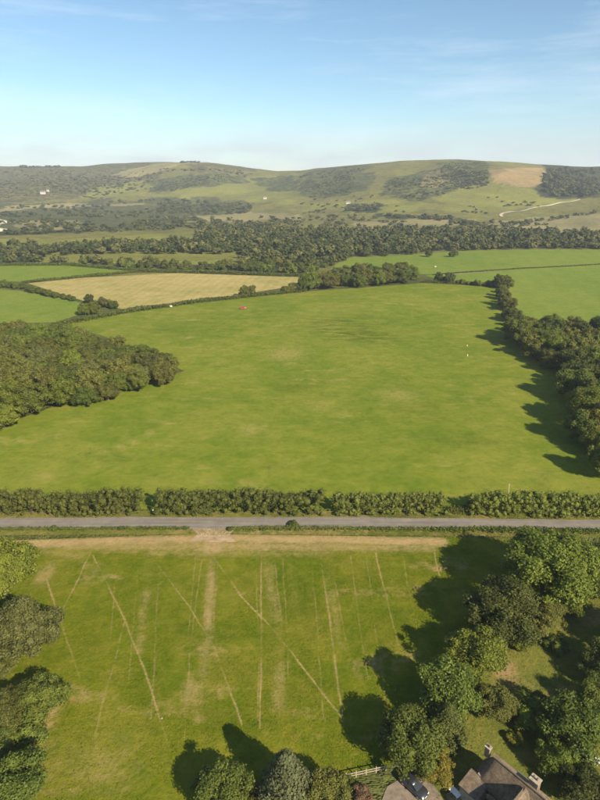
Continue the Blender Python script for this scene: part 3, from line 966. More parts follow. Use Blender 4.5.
wood(RW, 8.8, 4, WK, (0.95, 1.4), '{tone} tree in right wood, {row} row from front, {nth} from left end', 'trees of the right wood', ['leaf_green', 'leaf_olive', 'leaf_dark', 'leaf_green'], False)
tree_px('oak0', 559, 346, 17, 'bright green round tree at the front of the right wood', 'leaf_bright', 'oak_tree')
tree_px('oak2', 592, 405, 21, 'bright tree at the right edge standing out of the right wood', 'leaf_bright', 'oak_tree', .95)
tree_px('mid3', 598, 440, 14, 'lowest bright tree of the right wood at the edge of frame', 'leaf_bright', sz=1.0)
tree_px('wood1', 583, 428, 17, 'mid green tree below the bright one at the right wood edge', 'leaf_green', sz=.95)
tree_px('wood2', 601, 424, 20, 'olive tree cut by the right edge among the lowest wood trees', 'leaf_olive', sz=1.0)
tree_px('wood3', 607, 460, 18, 'green tree at the right edge just above the road hedge', 'leaf_green', sz=1.0)
tree_px('wood4', 575, 383, 17, 'dark green tree just above the bright tree at right', 'leaf_green', sz=1.0)
CW = [(306, 291), (340, 289.3), (378, 286.5), (420, 282), (415, 277), (392, 276), (335, 279), (306, 284)]
wood(CW, 11.0, 5, WK, (1.0, 1.6), '{tone} tree in far meadow clump, {row} row back, {nth} from left end', 'trees of the far meadow clump', MATS, False)

def row(pxs, n, keys, srange, label, group, mats, seed, wob=1.5, name='tree', cat='tree'):
    r = random.Random(seed)
    P = np.array(gp(pxs))
    L = np.concatenate([[0], np.cumsum(np.linalg.norm(np.diff(P, axis=0), axis=1))])
    for k in range(n):
        s = (k + r.uniform(.2, .8)) / n * L[-1]
        x, y = np.interp(s, L, P[:, 0]) + r.uniform(-wob, wob), np.interp(s, L, P[:, 1]) + r.uniform(-wob, wob)
        add_tree(r.choice(keys), x, y, r.uniform(*srange), f'{nth(k)} {label}', group, r.choice(mats), name, r.uniform(.85, 1.1), cat)
row([(499, 292), (505, 305), (510, 320), (516, 336)], 13, WK, (.55, .95), 'tree from the far end in the line above the right wood', 'trees of the line above the right wood', ['leaf_green', 'leaf_olive', 'leaf_dark'], 8)
row([(496, 288), (508, 289)], 3, WK, (.8, 1.1), 'tree from the left in the knot topping the line above the right wood', 'trees at the top of that line', ['leaf_green', 'leaf_dark'], 9)
row([(436, 283), (450, 284)], 3, WK, (.5, .85), 'tree from the left between the far clump and the tree line', 'trees in the gap', ['leaf_green', 'leaf_dark'], 10)
row([(455, 284.5), (492, 287.5)], 7, [f'shrub{i}' for i in range(4)], (.7, 1.4), 'small bush from the left on the far right boundary of the meadow', 'bushes on the far boundary', ['leaf_green', 'leaf_olive'], 12, name='bush', cat='bush')
row([(242, 297), (252, 296)], 3, WK, (.45, .75), 'tree from the left on the boundary before the stubble field', 'trees before the stubble', ['leaf_olive', 'leaf_dark'], 13)
row([(282, 294), (302, 292)], 5, WK, (.4, .75), 'tree from the left on the boundary just left of the far clump', 'trees left of the clump', ['leaf_olive', 'leaf_dark'], 14)
row([(84, 315), (97, 313)], 3, WK, (.55, .8), 'light round tree from the left at the foot of the left field', 'trees at the foot of the left field', ['leaf_bright', 'leaf_green'], 15)
row([(26, 291), (75, 300.5)], 15, WK, (.32, .52), 'bushy tree from the left in the hedge between the left fields', 'hedge trees between the left fields', ['leaf_green', 'leaf_dark'], 16)
row([(84, 302), (118, 308)], 7, WK, (.4, .62), 'bushy tree from the left at the right end of that left hedge', 'hedge trees at that right end', ['leaf_olive', 'leaf_dark'], 17)
row([(2, 287), (24, 289)], 4, WK, (.4, .6), 'bushy tree from the left edge on the hedge between fields', 'hedge trees at the left edge', ['leaf_green'], 18)
row([(320, 257.5), (352, 256.5), (398, 256), (470, 257)], 5, [f'shrub{i}' for i in range(4)], (1.2, 2.4), 'lone bush from the left in the far right pasture', 'bushes in the far right pasture', ['leaf_dark'], 19, name='bush', cat='bush')

# --- hedges
def hedge(pxs, width, height, dens, leaf, label, mat, seed, group=None, pxconv=True, name='hedge', cat='hedge', hvar=0.32, gaps=()):
    """one continuous hedge along a line"""
    r = np.random.default_rng(seed)
    P = np.array(gp(pxs)) if pxconv else np.array(pxs)
    L = np.concatenate([[0], np.cumsum(np.linalg.norm(np.diff(P, axis=0), axis=1))])
    nl = max(6, int(L[-1] * (width + 2 * height) / (0.055 * height ** 2 + .25)))
    s = r.uniform(0, L[-1], nl)
    cx, cy_ = np.interp(s, L, P[:, 0]), np.interp(s, L, P[:, 1])
    i = np.clip(np.searchsorted(L, s) - 1, 0, len(P) - 2)
    d = P[i + 1] - P[i]
    d /= np.linalg.norm(d, axis=1)[:, None]
    hv = height * (1 + hvar * (fbm(s, s * 0 + seed, 11, 4) - .5) * 2)
    wv_ = width * (1 + .5 * (fbm(s, s * 0 + seed + 50, 8, 3) - .5))
    rad = height * r.uniform(0.10, 0.19, nl)
    side = r.random(nl) * (width + 2 * height)          # along the section: near side, top, far side
    o = np.where(side < height, -.5, np.where(side > height + width, .5, (side - height) / width - .5))
    z = np.where(side < height, side / height, np.where(side > height + width, (side - height - width) / height, 1.0))
    o = o * (1 - .25 * z ** 2) * (wv_ - 2 * rad)
    z = rad * .7 + z * (hv - rad * 1.9) + r.normal(0, .04, nl) * height
    x, y = cx - d[:, 1] * o, cy_ + d[:, 0] * o
    # inner fill so that no light passes through
    kf = max(3, int(L[-1] / (height * .35)))
    sf = np.linspace(0, L[-1], kf + 2)[1:-1]
    xf, yf = np.interp(sf, L, P[:, 0]), np.interp(sf, L, P[:, 1])
    x, y = np.append(x, xf), np.append(y, yf)
    z, rad = np.append(z, np.full(kf, height * .45)), np.append(rad, np.full(kf, height * .34))
    o = np.append(o, r.uniform(-1, 1, kf) * .3)
    d = np.vstack([d, d[:kf] if kf <= nl else np.repeat(d[:1], kf, 0)])
    nl = len(x)
    base = np.array([x.mean(), y.mean(), 0])
    zz = terr(x, y)
    base[2] = float(zz.mean())
    C = np.stack([x, y, z + zz], 1) - base
    out = np.stack([-d[:, 1] * np.sign(o), d[:, 0] * np.sign(o), 0 * o + .9], 1)
    out /= np.linalg.norm(out, axis=1)[:, None]
    V, Fs = lobes_to_mesh(r, C, rad, out, int(dens * L[-1] * (width + 2 * height)), leaf, 0.72, jit=0.9, fuzz=.3)
    h = bpy.data.objects.new(name, None)
    col.objects.link(h)
    h.location = base
    tag(h, label, cat, group)
    link('foliage', mesh_np(name + '_foliage', V, Fs, [M[mat]]), h)
    mb = MB()
    for k in range(0, nl, max(1, nl // 30)):
        mb.tube([(C[k, 0], C[k, 1], zz[k] - base[2] - .1), (C[k, 0] + .1, C[k, 1], C[k, 2])], [0.07, 0.03], 5)
    tag(mb.build('stem', M['bark'], h), kind='stuff')
    return h
M['leaf_hedge'] = leaf_mat('leaf_hedge', (0.030, 0.045, 0.009), (0.090, 0.102, 0.023))
hy = 510.5
hedge([(-60, 511), (0, 511), (70, 511), (144, 510.5)], 6.0, 5.6, 20, 0.15, 'tall field hedge along the road, left of the narrow gateway gap', 'leaf_hedge', 31)
hedge([(157, 510.5), (240, 510), (323, 510)], 6.0, 5.7, 20, 0.15, 'tall field hedge along the road between the gateway gap and the middle', 'leaf_hedge', 32)
hedge([(334, 511), (390, 510.5), (446, 511)], 5.6, 4.9, 20, 0.15, 'slightly lower hedge along the road right of the middle', 'leaf_hedge', 33)
hedge([(446, 511.5), (470, 511.8)], 3.0, 1.6, 20, 0.15, 'short low stretch of hedge with dark shade behind it', 'leaf_green', 34)
hedge([(469, 512), (530, 512.5), (600, 513), (680, 514)], 6.0, 5.6, 20, 0.15, 'dark tall hedge along the road at the right', 'leaf_green', 35)
# rough low bank vegetation on the near side of the road
NB = lambda pts, dy: [(p[0], p[1]) for p in pts]
hedge([(-60, 530.2), (60, 529.8), (190, 529.3)], 1.3, 0.8, 34, 0.11, 'low rough bank of weeds on the near roadside, left of the field entrance', 'leaf_hedge', 36, name='weed_bank', cat='bank')
hedge([(230, 529.5), (330, 529.5), (430, 530.5)], 1.6, 0.9, 34, 0.11, 'low rough bank of weeds on the near roadside, right of the field entrance', 'leaf_hedge', 37, name='weed_bank', cat='bank')
hedge([(430, 530.8), (520, 531.5), (680, 534)], 1.8, 1.2, 16, 0.17, 'low green hedge on the near roadside behind the large oak', 'leaf_green', 38)
tree_px('shrub0', 293, 524.5, 5, 'small dark bush overhanging the near edge of the road', 'leaf_dark', 'bush', .6, cat='bush')
tree_px('shrub3', 53, 528, 3.2, 'tiny dark bush at the near roadside on the left', 'leaf_dark', 'bush', .8, cat='bush')
tree_px('shrub2', 230, 528.5, 3, 'tiny dark bush at the right side of the field entrance', 'leaf_dark', 'bush', .8, cat='bush')
# far hedges
hedge([(52, 326), (130, 311), (200, 302), (245, 298), (306, 292)], 5.5, 2.2, 2.2, 0.45, 'long low hedge between the big meadow and the stubble field', 'leaf_hedge', 41)
hedge([(22, 283), (75, 278), (138, 272.2), (178, 273)], 4, 2.2, 1.5, 0.5, 'thin hedge between the left green field and the stubble', 'leaf_green', 42)
hedge([(420, 283.2), (455, 284.5), (497, 287.8)], 3, 1.4, 2.5, 0.4, 'thin hedge along the far right end of the big meadow', 'leaf_green', 43)
hedge([(432, 276.3), (480, 273), (520, 269.2), (605, 264.2), (680, 262.5)], 2.5, 1.0, 1.5, 0.4, 'thin dark field boundary crossing the far right pasture', 'leaf_dark', 44)
hedge([(-30, 266), (70, 266), (140, 271.5), (300, 276)], 5, 2.6, 1.2, 0.6, 'long dark hedge behind the stubble and left fields', 'leaf_dark', 45)

# --- far woods: the nearer trees singly, the rest as one mass
BK = [f'belt{i}' for i in range(4)]
W_NEAR = [(-20, 264), (60, 265), (140, 270), (300, 275.3), (310, 272), (332, 268), (345, 258), (300, 258), (240, 266), (60, 262), (-20, 256)]
W_NEAR2 = [(345, 258), (450, 251), (620, 249), (620, 243), (450, 245), (340, 251)]
BELT = np.concatenate([poisson(W_NEAR, 12.5, 51), poisson(W_NEAR2, 13.5, 52)])
BELT = BELT[np.argsort(BELT[:, 1])]
r_ = random.Random(77)
n_single = 60
for (x, y) in BELT[:n_single]:
    px, _ = project(x, y, 4)
    if px < -15 or px > 615: continue
    ks = [0, 0] if 'ks' not in globals() else ks
    sd = 0 if px < 330 else 1
    lab = nth(ks[sd]) + ' ' + ('nearest tree of the wooded belt behind the stubble field' if sd == 0 else 'nearest tree of the wood behind the far right pasture')
    ks[sd] += 1
    lab0 = 'tree of the wooded belt behind the stubble and left fields' if px < 330 else 'tree on the near edge of the wood behind the far right pasture'
    grp = 'trees of the belt behind the stubble' if px < 330 else 'trees behind the far right pasture'
    add_tree(r_.choice(BK), x, y, r_.uniform(.6, 1.05), lab, grp, r_.choice(['leaf_green', 'leaf_dark', 'leaf_olive', 'leaf_dark']), 'tree', r_.uniform(.8, 1.1))

def far_leaf():
    m, n, l, b = new_mat('leaf_far')
    t = attr(n, 'tint', 'Fac')
    g = n.new('ShaderNodeNewGeometry')
    c = ramp(n, l, t, [(0.0, (0.026, 0.038, 0.013)), (0.5, (0.052, 0.062, 0.020)), (1.0, (0.095, 0.095, 0.032))])
    c = mix(n, l, 0.7, c, ramp(n, l, g.outputs['Random Per Island'], [(0, (.7, .7, .7)), (1, (1.35, 1.35, 1.3))]), 'MULTIPLY')
    l.new(c, b.inputs['Base Color'])
    b.inputs['Specular IOR Level'].default_value = 0.08
    return m
M['leaf_far'] = far_leaf()

def mass(name, items, label, cat, seed, nq=90, leaf=1.3, nlobe=9, core=0.9):
    """items (x, y, radius, height): many crowns in one mesh"""
    r = np.random.default_rng(seed)
    Vs, Fq, Ft, T_ = [], [], [], []
    iv, if_ = ico()
    protos = []
    for k in range(6):
        C, R, out = crown_lobes(np.random.default_rng(seed + k), 1.0, 0.05, 2.0, nlobe, -0.5)
        V, Fs = lobes_to_mesh(np.random.default_rng(seed + 40 + k), C, R, out, nq, leaf / 5.0, core)
        protos.append((V, Fs[0], Fs[1]))
    base = 0
    for (x, y, R, H) in items:
        V, q, t = protos[r.integers(6)]
        a = r.uniform(0, 6.283)
        ca, sa = math.cos(a), math.sin(a)
        W = np.stack([(V[:, 0] * ca - V[:, 1] * sa) * R + x, (V[:, 0] * sa + V[:, 1] * ca) * R + y, V[:, 2] * H / 2], 1)
        W[:, 2] += float(terr(x, y)) - 0.2
        Vs.append(W); Fq.append(q + base); Ft.append(t + base)
        T_.append(np.full(len(W), r.random()))
        base += len(W)
    me = mesh_np(name, np.concatenate(Vs), [np.concatenate(Fq), np.concatenate(Ft)], [M['leaf_far']])
    at = me.attributes.new('tint', 'FLOAT', 'POINT')
    at.data.foreach_set('value', np.concatenate(T_).astype(np.float32))
    return tag(link(name, me), label, cat, kind='stuff')

items = []
rr = random.Random(5)
for (x, y) in BELT[n_single:]:
    items.append((x, y, rr.uniform(4, 6), rr.uniform(6, 9)))
FARW = [(-40, 257), (60, 258), (240, 264), (300, 258), (345, 257), (340, 251), (450, 245), (640, 243.5), (640, 237), (480, 232), (400, 231), (300, 233), (200, 228), (196, 243), (60, 249), (-40, 247)]
for (x, y) in poisson(FARW, 14.5, 61, T):
    px, py = project(x, y, 5)
    if inside(px, py, [(45, 251), (242, 249), (242, 263), (45, 261)]): continue
    items.append((x, y, rr.uniform(5, 8), rr.uniform(7, 13)))
mass('far_woodland', items, 'dense dark woodland filling the valley below the hills', 'woodland', 900)
# scrub, hedgerow trees and gorse on the valley floor and the hills
sc_items = []
def scatter(poly, n, rad, hgt, seed, clump=0.5, s=120):
    r = np.random.default_rng(seed)
    pw = np.array(poly, float)
    lo, hi = pw.min(0), pw.max(0)
    done = 0
    for _ in range(n * 12):
        if done >= n: break
        p = r.uniform(lo, hi)
        if not inside(np.array(p[0]), np.array(p[1]), poly): continue
        x, y, z = T(p[0], p[1])
        if fbm(np.array(x), np.array(y), s, 3) < clump: continue
        sc_items.append((x, y, r.uniform(*rad), r.uniform(*hgt)))
        done += 1
scatter([(-10, 236), (100, 233), (195, 229), (250, 214), (250, 206), (160, 199), (70, 205), (-10, 205)], 420, (4, 9), (4, 9), 1, 0.46)
scatter([(160, 214), (250, 211), (252, 205), (200, 201), (165, 201)], 130, (5, 9), (5, 9), 2, 0.3)
scatter([(200, 228), (300, 232), (300, 218), (250, 215), (200, 220)], 110, (4, 8), (4, 8), 3, 0.45)
scatter([(300, 231), (480, 228), (600, 232), (600, 226), (480, 222), (300, 214)], 120, (3, 7), (3, 7), 4, 0.50)
scatter([(345, 211), (382, 211), (380, 205), (350, 206)], 40, (5, 8), (6, 10), 5, 0.0)
scatter([(300, 214), (600, 214), (600, 200), (440, 196), (300, 196)], 70, (3, 6), (2.5, 5), 6, 0.56, 160)
scatter([(300, 196), (440, 197), (490, 185), (480, 163), (400, 165), (300, 176)], 320, (2.5, 6), (2, 4), 7, 0.55, 260)
scatter([(540, 196), (600, 197), (600, 170), (546, 169)], 260, (6, 10), (7, 12), 8, 0.0)
scatter([(0, 204), (160, 196), (260, 182), (240, 170), (150, 168), (0, 170)], 380, (4, 8), (2.5, 5), 9, 0.55, 300)
scatter([(383, 215), (450, 218), (480, 226), (470, 227), (440, 221), (383, 216.5)], 70, (4, 7), (4, 8), 10, 0.0)
scatter([(20, 167), (60, 167), (60, 168), (20, 168)], 26, (6, 10), (8, 12), 11, 0.0)
scatter([(500, 225), (550, 219), (600, 211), (600, 213), (550, 221), (505, 227)], 50, (4, 7), (4, 7), 12, 0.3)
scatter([(180, 162.5), (200, 162.5), (200, 163), (180, 163)], 14, (6, 9), (6, 9), 13, 0.0)
GORSE = [([(302, 190), (330, 178), (356, 176), (350, 192), (315, 197)], 260), ([(378, 196), (392, 180), (430, 172), (452, 162), (488, 163), (488, 178), (445, 194), (420, 200)], 420),
         ([(150, 190), (175, 176), (225, 174), (252, 176), (210, 184), (170, 192)], 300), ([(0, 200), (75, 194), (150, 178), (150, 170), (60, 170), (0, 172)], 420), ([(300, 176), (350, 167), (368, 168), (340, 180)], 150)]
for q, (pl, n_) in enumerate(GORSE):
    scatter(pl, n_, (1.8, 4.5), (1.5, 3.2), 200 + q, 0.44, 90)
mass('hill_scrub', sc_items, 'dark scrub, gorse and copses dotted over the hills', 'scrub', 950, 46, 1.5, 5, .8)

# rough grass standing on the paddock, verge and lawn
def tufts(name, poly, n, mat, label, seed, wearfn=None, hmax=.16):
    r = np.random.default_rng(seed)
    P = np.array(gp(poly))
    lo, hi = P.min(0), P.max(0)
    q = r.uniform(lo, hi, (n * 2, 2))
    q = q[inside(q[:, 0], q[:, 1], P)]
    if wearfn is not None:
        q = q[wearfn(q[:, 0], q[:, 1]) < r.uniform(.1, .5, len(q))]
    q = q[fbm(q[:, 0], q[:, 1], 5, 3) > r.uniform(.25, .62, len(q))]
    k = len(q)
    h = r.uniform(.05, hmax, k)
    C = np.column_stack([q, terr(q[:, 0], q[:, 1]) + .04 + h * .4])
    N = rand_dirs(r, k) * .6 + np.array([0, 0, 1.0])
    N /= np.linalg.norm(N, axis=1)[:, None]
    V, Fq = leaf_quads(r, C, N, .085)
    return tag(link(name, mesh_np(name, V, Fq, [mat])), label, 'grass', kind='stuff')
tufts('rough_grass', PADDOCK, 120000, M['paddock'], 'short rough grass of the foreground paddock', 71, paddock_wear)
tufts('lawn_grass', LAWN, 30000, M['lawn'], 'short grass of the cottage garden', 72)
tufts('verge_grass', [(-60, 514), (300, 513.5), (660, 517), (660, 521), (400, 518.6), (300, 517.8), (-60, 519)], 16000, M['verge'], 'dry long grass of the far verge', 73, None, .4)
tufts('verge_grass', [(-60, 529), (300, 528), (660, 532), (660, 545), (440, 538), (240, 535), (-60, 543)], 22000, M['verge'], 'green grass of the near verge', 74, None, .35)

# ------------------------------------------------------------------ cottage at the bottom
def thatch_mat():
    m, n, l, b = new_mat('thatch')
    v = coords(n, l)
    g = noise(n, l, coords(n, l, (1.2, 1.2, 0.9)), 1.3, 5, 0.7)
    st = noise(n, l, coords(n, l, (9, 1.0, 9)), 1.6, 4, 0.7)
    c = ramp(n, l, g, [(0.3, (0.080, 0.062, 0.044)), (0.5, (0.150, 0.116, 0.082)), (0.72, (0.235, 0.186, 0.132))])
    c = mix(n, l, 0.6, c, ramp(n, l, st, [(0.3, (.62, .6, .6)), (0.7, (1.25, 1.22, 1.15))]), 'MULTIPLY')
    l.new(c, b.inputs['Base Color'])
    b.inputs['Roughness'].default_value = 0.95
    b.inputs['Specular IOR Level'].default_value = 0.04
    bump(n, l, b, st, 0.06)
    return m
M['thatch'] = thatch_mat()
M['thatch_ridge'] = plain('thatch_ridge', (0.190, 0.145, 0.098), 0.95, var=0.3, scale=5, spec=0.03, bmp=0.04)
M['stone'] = plain('cottage_stone', (0.32, 0.27, 0.20), 0.9, var=0.35, scale=2.5, spec=0.1, bmp=0.05)
M['brick'] = plain('chimney_brick', (0.20, 0.14, 0.10), 0.9, var=0.35, scale=4, spec=0.1, bmp=0.02)
M['glass'] = plain('window_glass', (0.03, 0.035, 0.04), 0.1, var=0.1, spec=0.5)
M['dark'] = plain('dark_void', (0.02, 0.02, 0.02), 0.9, var=0.1)

RIDGE_Z = 5.7
hx0, hy0 = G(487, 749, RIDGE_Z)
hx1, hy1 = G(554, 804, RIDGE_Z)
HA = math.atan2(hy1 - hy0, hx1 - hx0)                      # local +x runs along the ridge to the lower right
HL = math.hypot(hx1 - hx0, hy1 - hy0) + 1.6

def thatch_roof(x0, x1, half, eave, ridge, hip0, hip1, thick=0.42):
    """long roof with softened eaves and rounded hips; x along the ridge"""
    rings = []
    N = 9
    xs = np.linspace(x0, x1, 26)
    prof = []
    for k in range(2 * N + 1):
        t = k / N - 1
        prof.append(t)
    outer, inner = [], []
    for x in xs:
        e0 = min(1.0, max(0.0, (x - x0) / hip0)) if hip0 else 1.0
        e1 = min(1.0, max(0.0, (x1 - x) / hip1)) if hip1 else 1.0
        e = math.sqrt(max(0.0, 1 - (1 - min(e0, e1)) ** 2)) if min(e0, e1) < 1 else 1.0
        hr = eave + (ridge - eave) * min(e0, e1) ** 0.9
        hw = half * (0.45 + 0.55 * e)
        ro, ri = [], []
        for t in prof:
            a = abs(t)
            z = hr - (hr - eave) * (a ** 1.12) - 0.10 * math.exp(-((a - 1) / .08) ** 2)
            z += 0.10 * math.exp(-(a / .12) ** 2) * (1 if min(e0, e1) >= 1 else 0) + random.uniform(-.02, .02)
            ro.append((x, t * hw, z))
            ri.append((x, t * hw * 0.965, z - thick))
        outer.append(ro); inner.append(ri)
    mb = MB()
    rings = [o + i[::-1] for o, i in zip(outer, inner)]
    mb.loft(rings)
    return mb

house = bpy.data.objects.new('thatched_cottage', None)
col.objects.link(house)
house.location = (hx0, hy0, float(terr(hx0, hy0)))
house.rotation_euler = (0, 0, HA)
tag(house, 'thatched stone cottage with two chimneys at the bottom right', 'cottage')
EAVE = 2.5
wl_mb = MB()
wl_mb.box((HL / 2 - 0.6, 0, 1.45), (HL - 1.6, 3.8, 3.1))
for sx in (0.2, HL - 1.4):                              # gable walls below the hips
    pass
wall = wl_mb.build('wall', M['stone'], house)
roof = thatch_roof(-0.5, HL + 0.6, 2.4, EAVE, RIDGE_Z, 1.7, 2.2).build('roof', M['thatch'], house, sm=True)
rcap = MB().box((0.9 + (HL - 2.6) / 2, 0, RIDGE_Z + 0.03), (HL - 2.6, 0.62, 0.15), top=.7)
rcap.build('roof_ridge', M['thatch_ridge'], roof)
# wing pointing towards the near left
wing_x = HL * 0.55
WB = MB().box((wing_x, -3.9, 1.25), (3.4, 5.4, 2.6))
WB.build('wing_wall', M['stone'], house)
wr = thatch_roof(0, 6.8, 2.3, EAVE - .1, 5.5, 0, 1.5)
wr.v = [(wing_x - v[1] * -1.0, -v[0] - 0.6, v[2]) for v in wr.v]
wr.f = [f for f in wr.f]
wroof = wr.build('wing_roof', M['thatch'], house, sm=True)
rc2 = MB().box((wing_x, -2.9, 5.53), (0.5, 4.2, 0.13), top=.7)
rc2.build('roof_ridge', M['thatch_ridge'], wroof)
# lean-to at the near-left end
def chimney(x, y, zb, h, w):
    c = MB().box((x, y, zb + h / 2), (w, w * .8, h)).build('chimney', M['brick'], roof)
    MB().box((x, y, zb + h + .05), (w + .16, w * .8 + .16, .14)).build('chimney_cap', M['stone'], c)
    for s in (-.2, .2):
        MB().tube([(x + s * w, y, zb + h + .1), (x + s * w, y, zb + h + .55)], [.13, .11], 10).build('chimney_pot', M['brick'], c)
    return c
chimney(0.15, 0.0, 4.6, 1.6, 0.65)
chimney(HL * 0.60, 0.3, 4.8, 1.9, 1.1)
MB().box((HL * 0.50, 0.62, RIDGE_Z - .28), (2.6, .07, .05)).build('lead_flashing', M['white'], roof)
def window(x, y, z, rz, w=1.0, h=1.0):
    wd = MB().box((x, y, z), (w, .06, h), rz).build('window', M['glass'], house)
    fr = MB()
    ca, sa = math.cos(rz), math.sin(rz)
    for (ox, oz, dx, dz) in ((-w / 2, 0, .08, h + .08), (w / 2, 0, .08, h + .08), (0, -h / 2, w, .08), (0, h / 2, w, .08), (0, 0, .05, h)):
        fr.box((x + ox * ca, y + ox * sa, z + oz), (dx, .11, dz), rz)
    fr.build('window_frame', M['white'], wd)
for x in (1.6, 3.8):
    window(x, -1.91, 1.5, 0)
    window(x, 1.91, 1.5, 0)
window(wing_x, -6.61, 1.5, 0)
d = MB().box((5.6, 1.92, 1.05), (.95, .08, 2.0)).build('door', M['post'], house)
MB().box((5.95, 1.98, 1.05), (.05, .06, .14)).build('door_handle', M['dark'], d)
# plain low lean-to with a pale parapet at the end facing the yard
lt = MB().box((0.6, -3.2, 1.15), (2.4, 2.4, 2.3)).build('lean_to_wall', M['stone'], house)
MB().add([(-0.8, -4.6, 2.2), (2.0, -4.6, 2.2), (2.0, -1.8, 2.7), (-0.8, -1.8, 2.7), (-0.8, -4.6, 2.37), (2.0, -4.6, 2.37), (2.0, -1.8, 2.87), (-0.8, -1.8, 2.87)],
         [(3, 2, 1, 0), (4, 5, 6, 7), (0, 1, 5, 4), (1, 2, 6, 5), (2, 3, 7, 6), (3, 0, 4, 7)]).build('lean_to_roof', M['thatch'], house)

# ------------------------------------------------------------------ cars
def paint(name, c, metal=0.3):
    m = plain(name, c, 0.28, metal, 0.06, 2.0, 0.5)
    m.node_tree.nodes['Principled BSDF'].inputs['Coat Weight'].default_value = 0.6
    return m
M['paint_grey'] = paint('paint_charcoal', (0.035, 0.038, 0.042))
M['paint_red'] = paint('paint_red', (0.45, 0.03, 0.025), 0.0)
M['tyre'] = plain('tyre_rubber', (0.02, 0.02, 0.02), 0.9)
M['rim'] = plain('wheel_alloy', (0.45, 0.45, 0.46), 0.35, 0.8)
M['lamp'] = plain('lamp_lens', (0.75, 0.75, 0.72), 0.15)
M['tail'] = plain('tail_lens', (0.35, 0.02, 0.02), 0.2)
def car(name, label, pm, x, y, rz):
    e = bpy.data.objects.new(name, None)
    col.objects.link(e)
    e.location = (x, y, float(terr(x, y)) + 0.08)
    e.rotation_euler = (0, 0, rz)
    e.scale = (.92, .92, .92)
    tag(e, label, 'car')
    # body sections along x: (x, halfwidth, z bottom, z shoulder, z deck)
    sec = [(-2.10, .70, .42, .72, .80), (-2.0, .82, .30, .80, .92), (-1.3, .88, .26, .86, .96), (0, .89, .25, .86, .95), (1.0, .88, .26, .84, .92), (1.7, .84, .28, .76, .84), (2.05, .74, .32, .62, .70), (2.14, .60, .38, .54, .58)]
    rings = []
    for (sx, hw, zb, zs, zd) in sec:
        rings.append([(sx, -hw * .9, zb), (sx, -hw, zb + .12), (sx, -hw, zs), (sx, -hw * .86, zd), (sx, 0, zd + .03), (sx, hw * .86, zd), (sx, hw, zs), (sx, hw, zb + .12), (sx, hw * .9, zb)])
    MB().loft(rings).build('body', M[pm], e, sm=True)
    cab = [(-1.95, .70, .90, .92), (-1.55, .70, .92, 1.30), (-1.1, .68, .93, 1.43), (-.2, .68, .93, 1.46), (.35, .68, .92, 1.40), (1.05, .72, .90, .93)]
    rg, rt = [], []
    for (sx, hw, zb, zt) in cab:
        rg.append([(sx, -hw, zb), (sx, -hw * .84, zt), (sx, hw * .84, zt), (sx, hw, zb)])
    MB().loft(rg).build('windows', M['glass'], e).name = 'glazing'
    rt = [[(sx, -.60, z), (sx, -.56, z + .05), (sx, .56, z + .05), (sx, .60, z)] for sx, z in ((-1.5, 1.30), (-1.1, 1.425), (-.2, 1.455), (.30, 1.405))]
    MB().loft(rt).build('roof', M[pm], e, sm=True)
    for sy in (-1, 1):
        for (a, b) in (((1.05, .72 * sy, .92), (.33, .58 * sy, 1.40)), ((-.35, .70 * sy, .92), (-.35, .58 * sy, 1.46)), ((-1.95, .7 * sy, .9), (-1.5, .59 * sy, 1.32))):
            MB().tube([a, b], [.045, .045], 5).build('pillar', M[pm], e)
        for sx in (-1.32, 1.32):
            w = MB().tube([(sx, sy * .70, .31), (sx, sy * .90, .31)], [.31, .31], 16).build('wheel', M['tyre'], e)
            MB().tube([(sx, sy * .88, .31), (sx, sy * .912, .31)], [.2, .2], 12).build('rim', M['rim'], w)
        MB().box((2.05, sy * .58, .62), (.16, .30, .13)).build('headlight', M['lamp'], e)
        MB().box((-2.08, sy * .62, .76), (.08, .26, .16)).build('tail_light', M['tail'], e)
        MB().box((.75, sy * .93, .98), (.14, .2, .12)).build('mirror', M[pm], e)
    MB().box((2.13, 0, .46), (.05, .5, .11)).build('number_plate', M['white'], e)
    MB().box((2.10, 0, .34), (.10, 1.1, .1)).build('bumper', M['dark'], e)
    return e
a, b = np.array(G(402, 774, .7)), np.array(G(426, 796, .7))
cc = (a + b) / 2
car('parked_car', 'dark grey car parked on the gravel yard under the trees', 'paint_grey', cc[0], cc[1], math.atan2(b[1] - a[1], b[0] - a[0]))
x, y = G(243, 309.5)
car('parked_car', 'small red car standing far out on the big meadow', 'paint_red', x, y, 0.15)

# ------------------------------------------------------------------ small things
# rail fence between paddock and yard
fx0, fy0 = G(346, 776, .6); fx1, fy1 = G(386, 767.5, .6)
fence = bpy.data.objects.new('rail_fence', None); col.objects.link(fence)
fence.location = (fx0, fy0, float(terr(fx0, fy0)))
fence.rotation_euler = (0, 0, math.atan2(fy1 - fy0, fx1 - fx0))
tag(fence, 'short pale post and rail fence between paddock and gravel yard', 'fence')
fl_ = math.hypot(fx1 - fx0, fy1 - fy0)
npost = 5
for k in range(npost):
    MB().box((fl_ * k / (npost - 1), 0, .55), (.12, .12, 1.2)).build('post', M['post'], fence)
for k in range(npost - 1):
    for z in (.55, 1.0):
        MB().box((fl_ * (k + .5) / (npost - 1), -.09, z), (fl_ / (npost - 1) - .02, .05, .11)).build('rail', M['post'], fence)

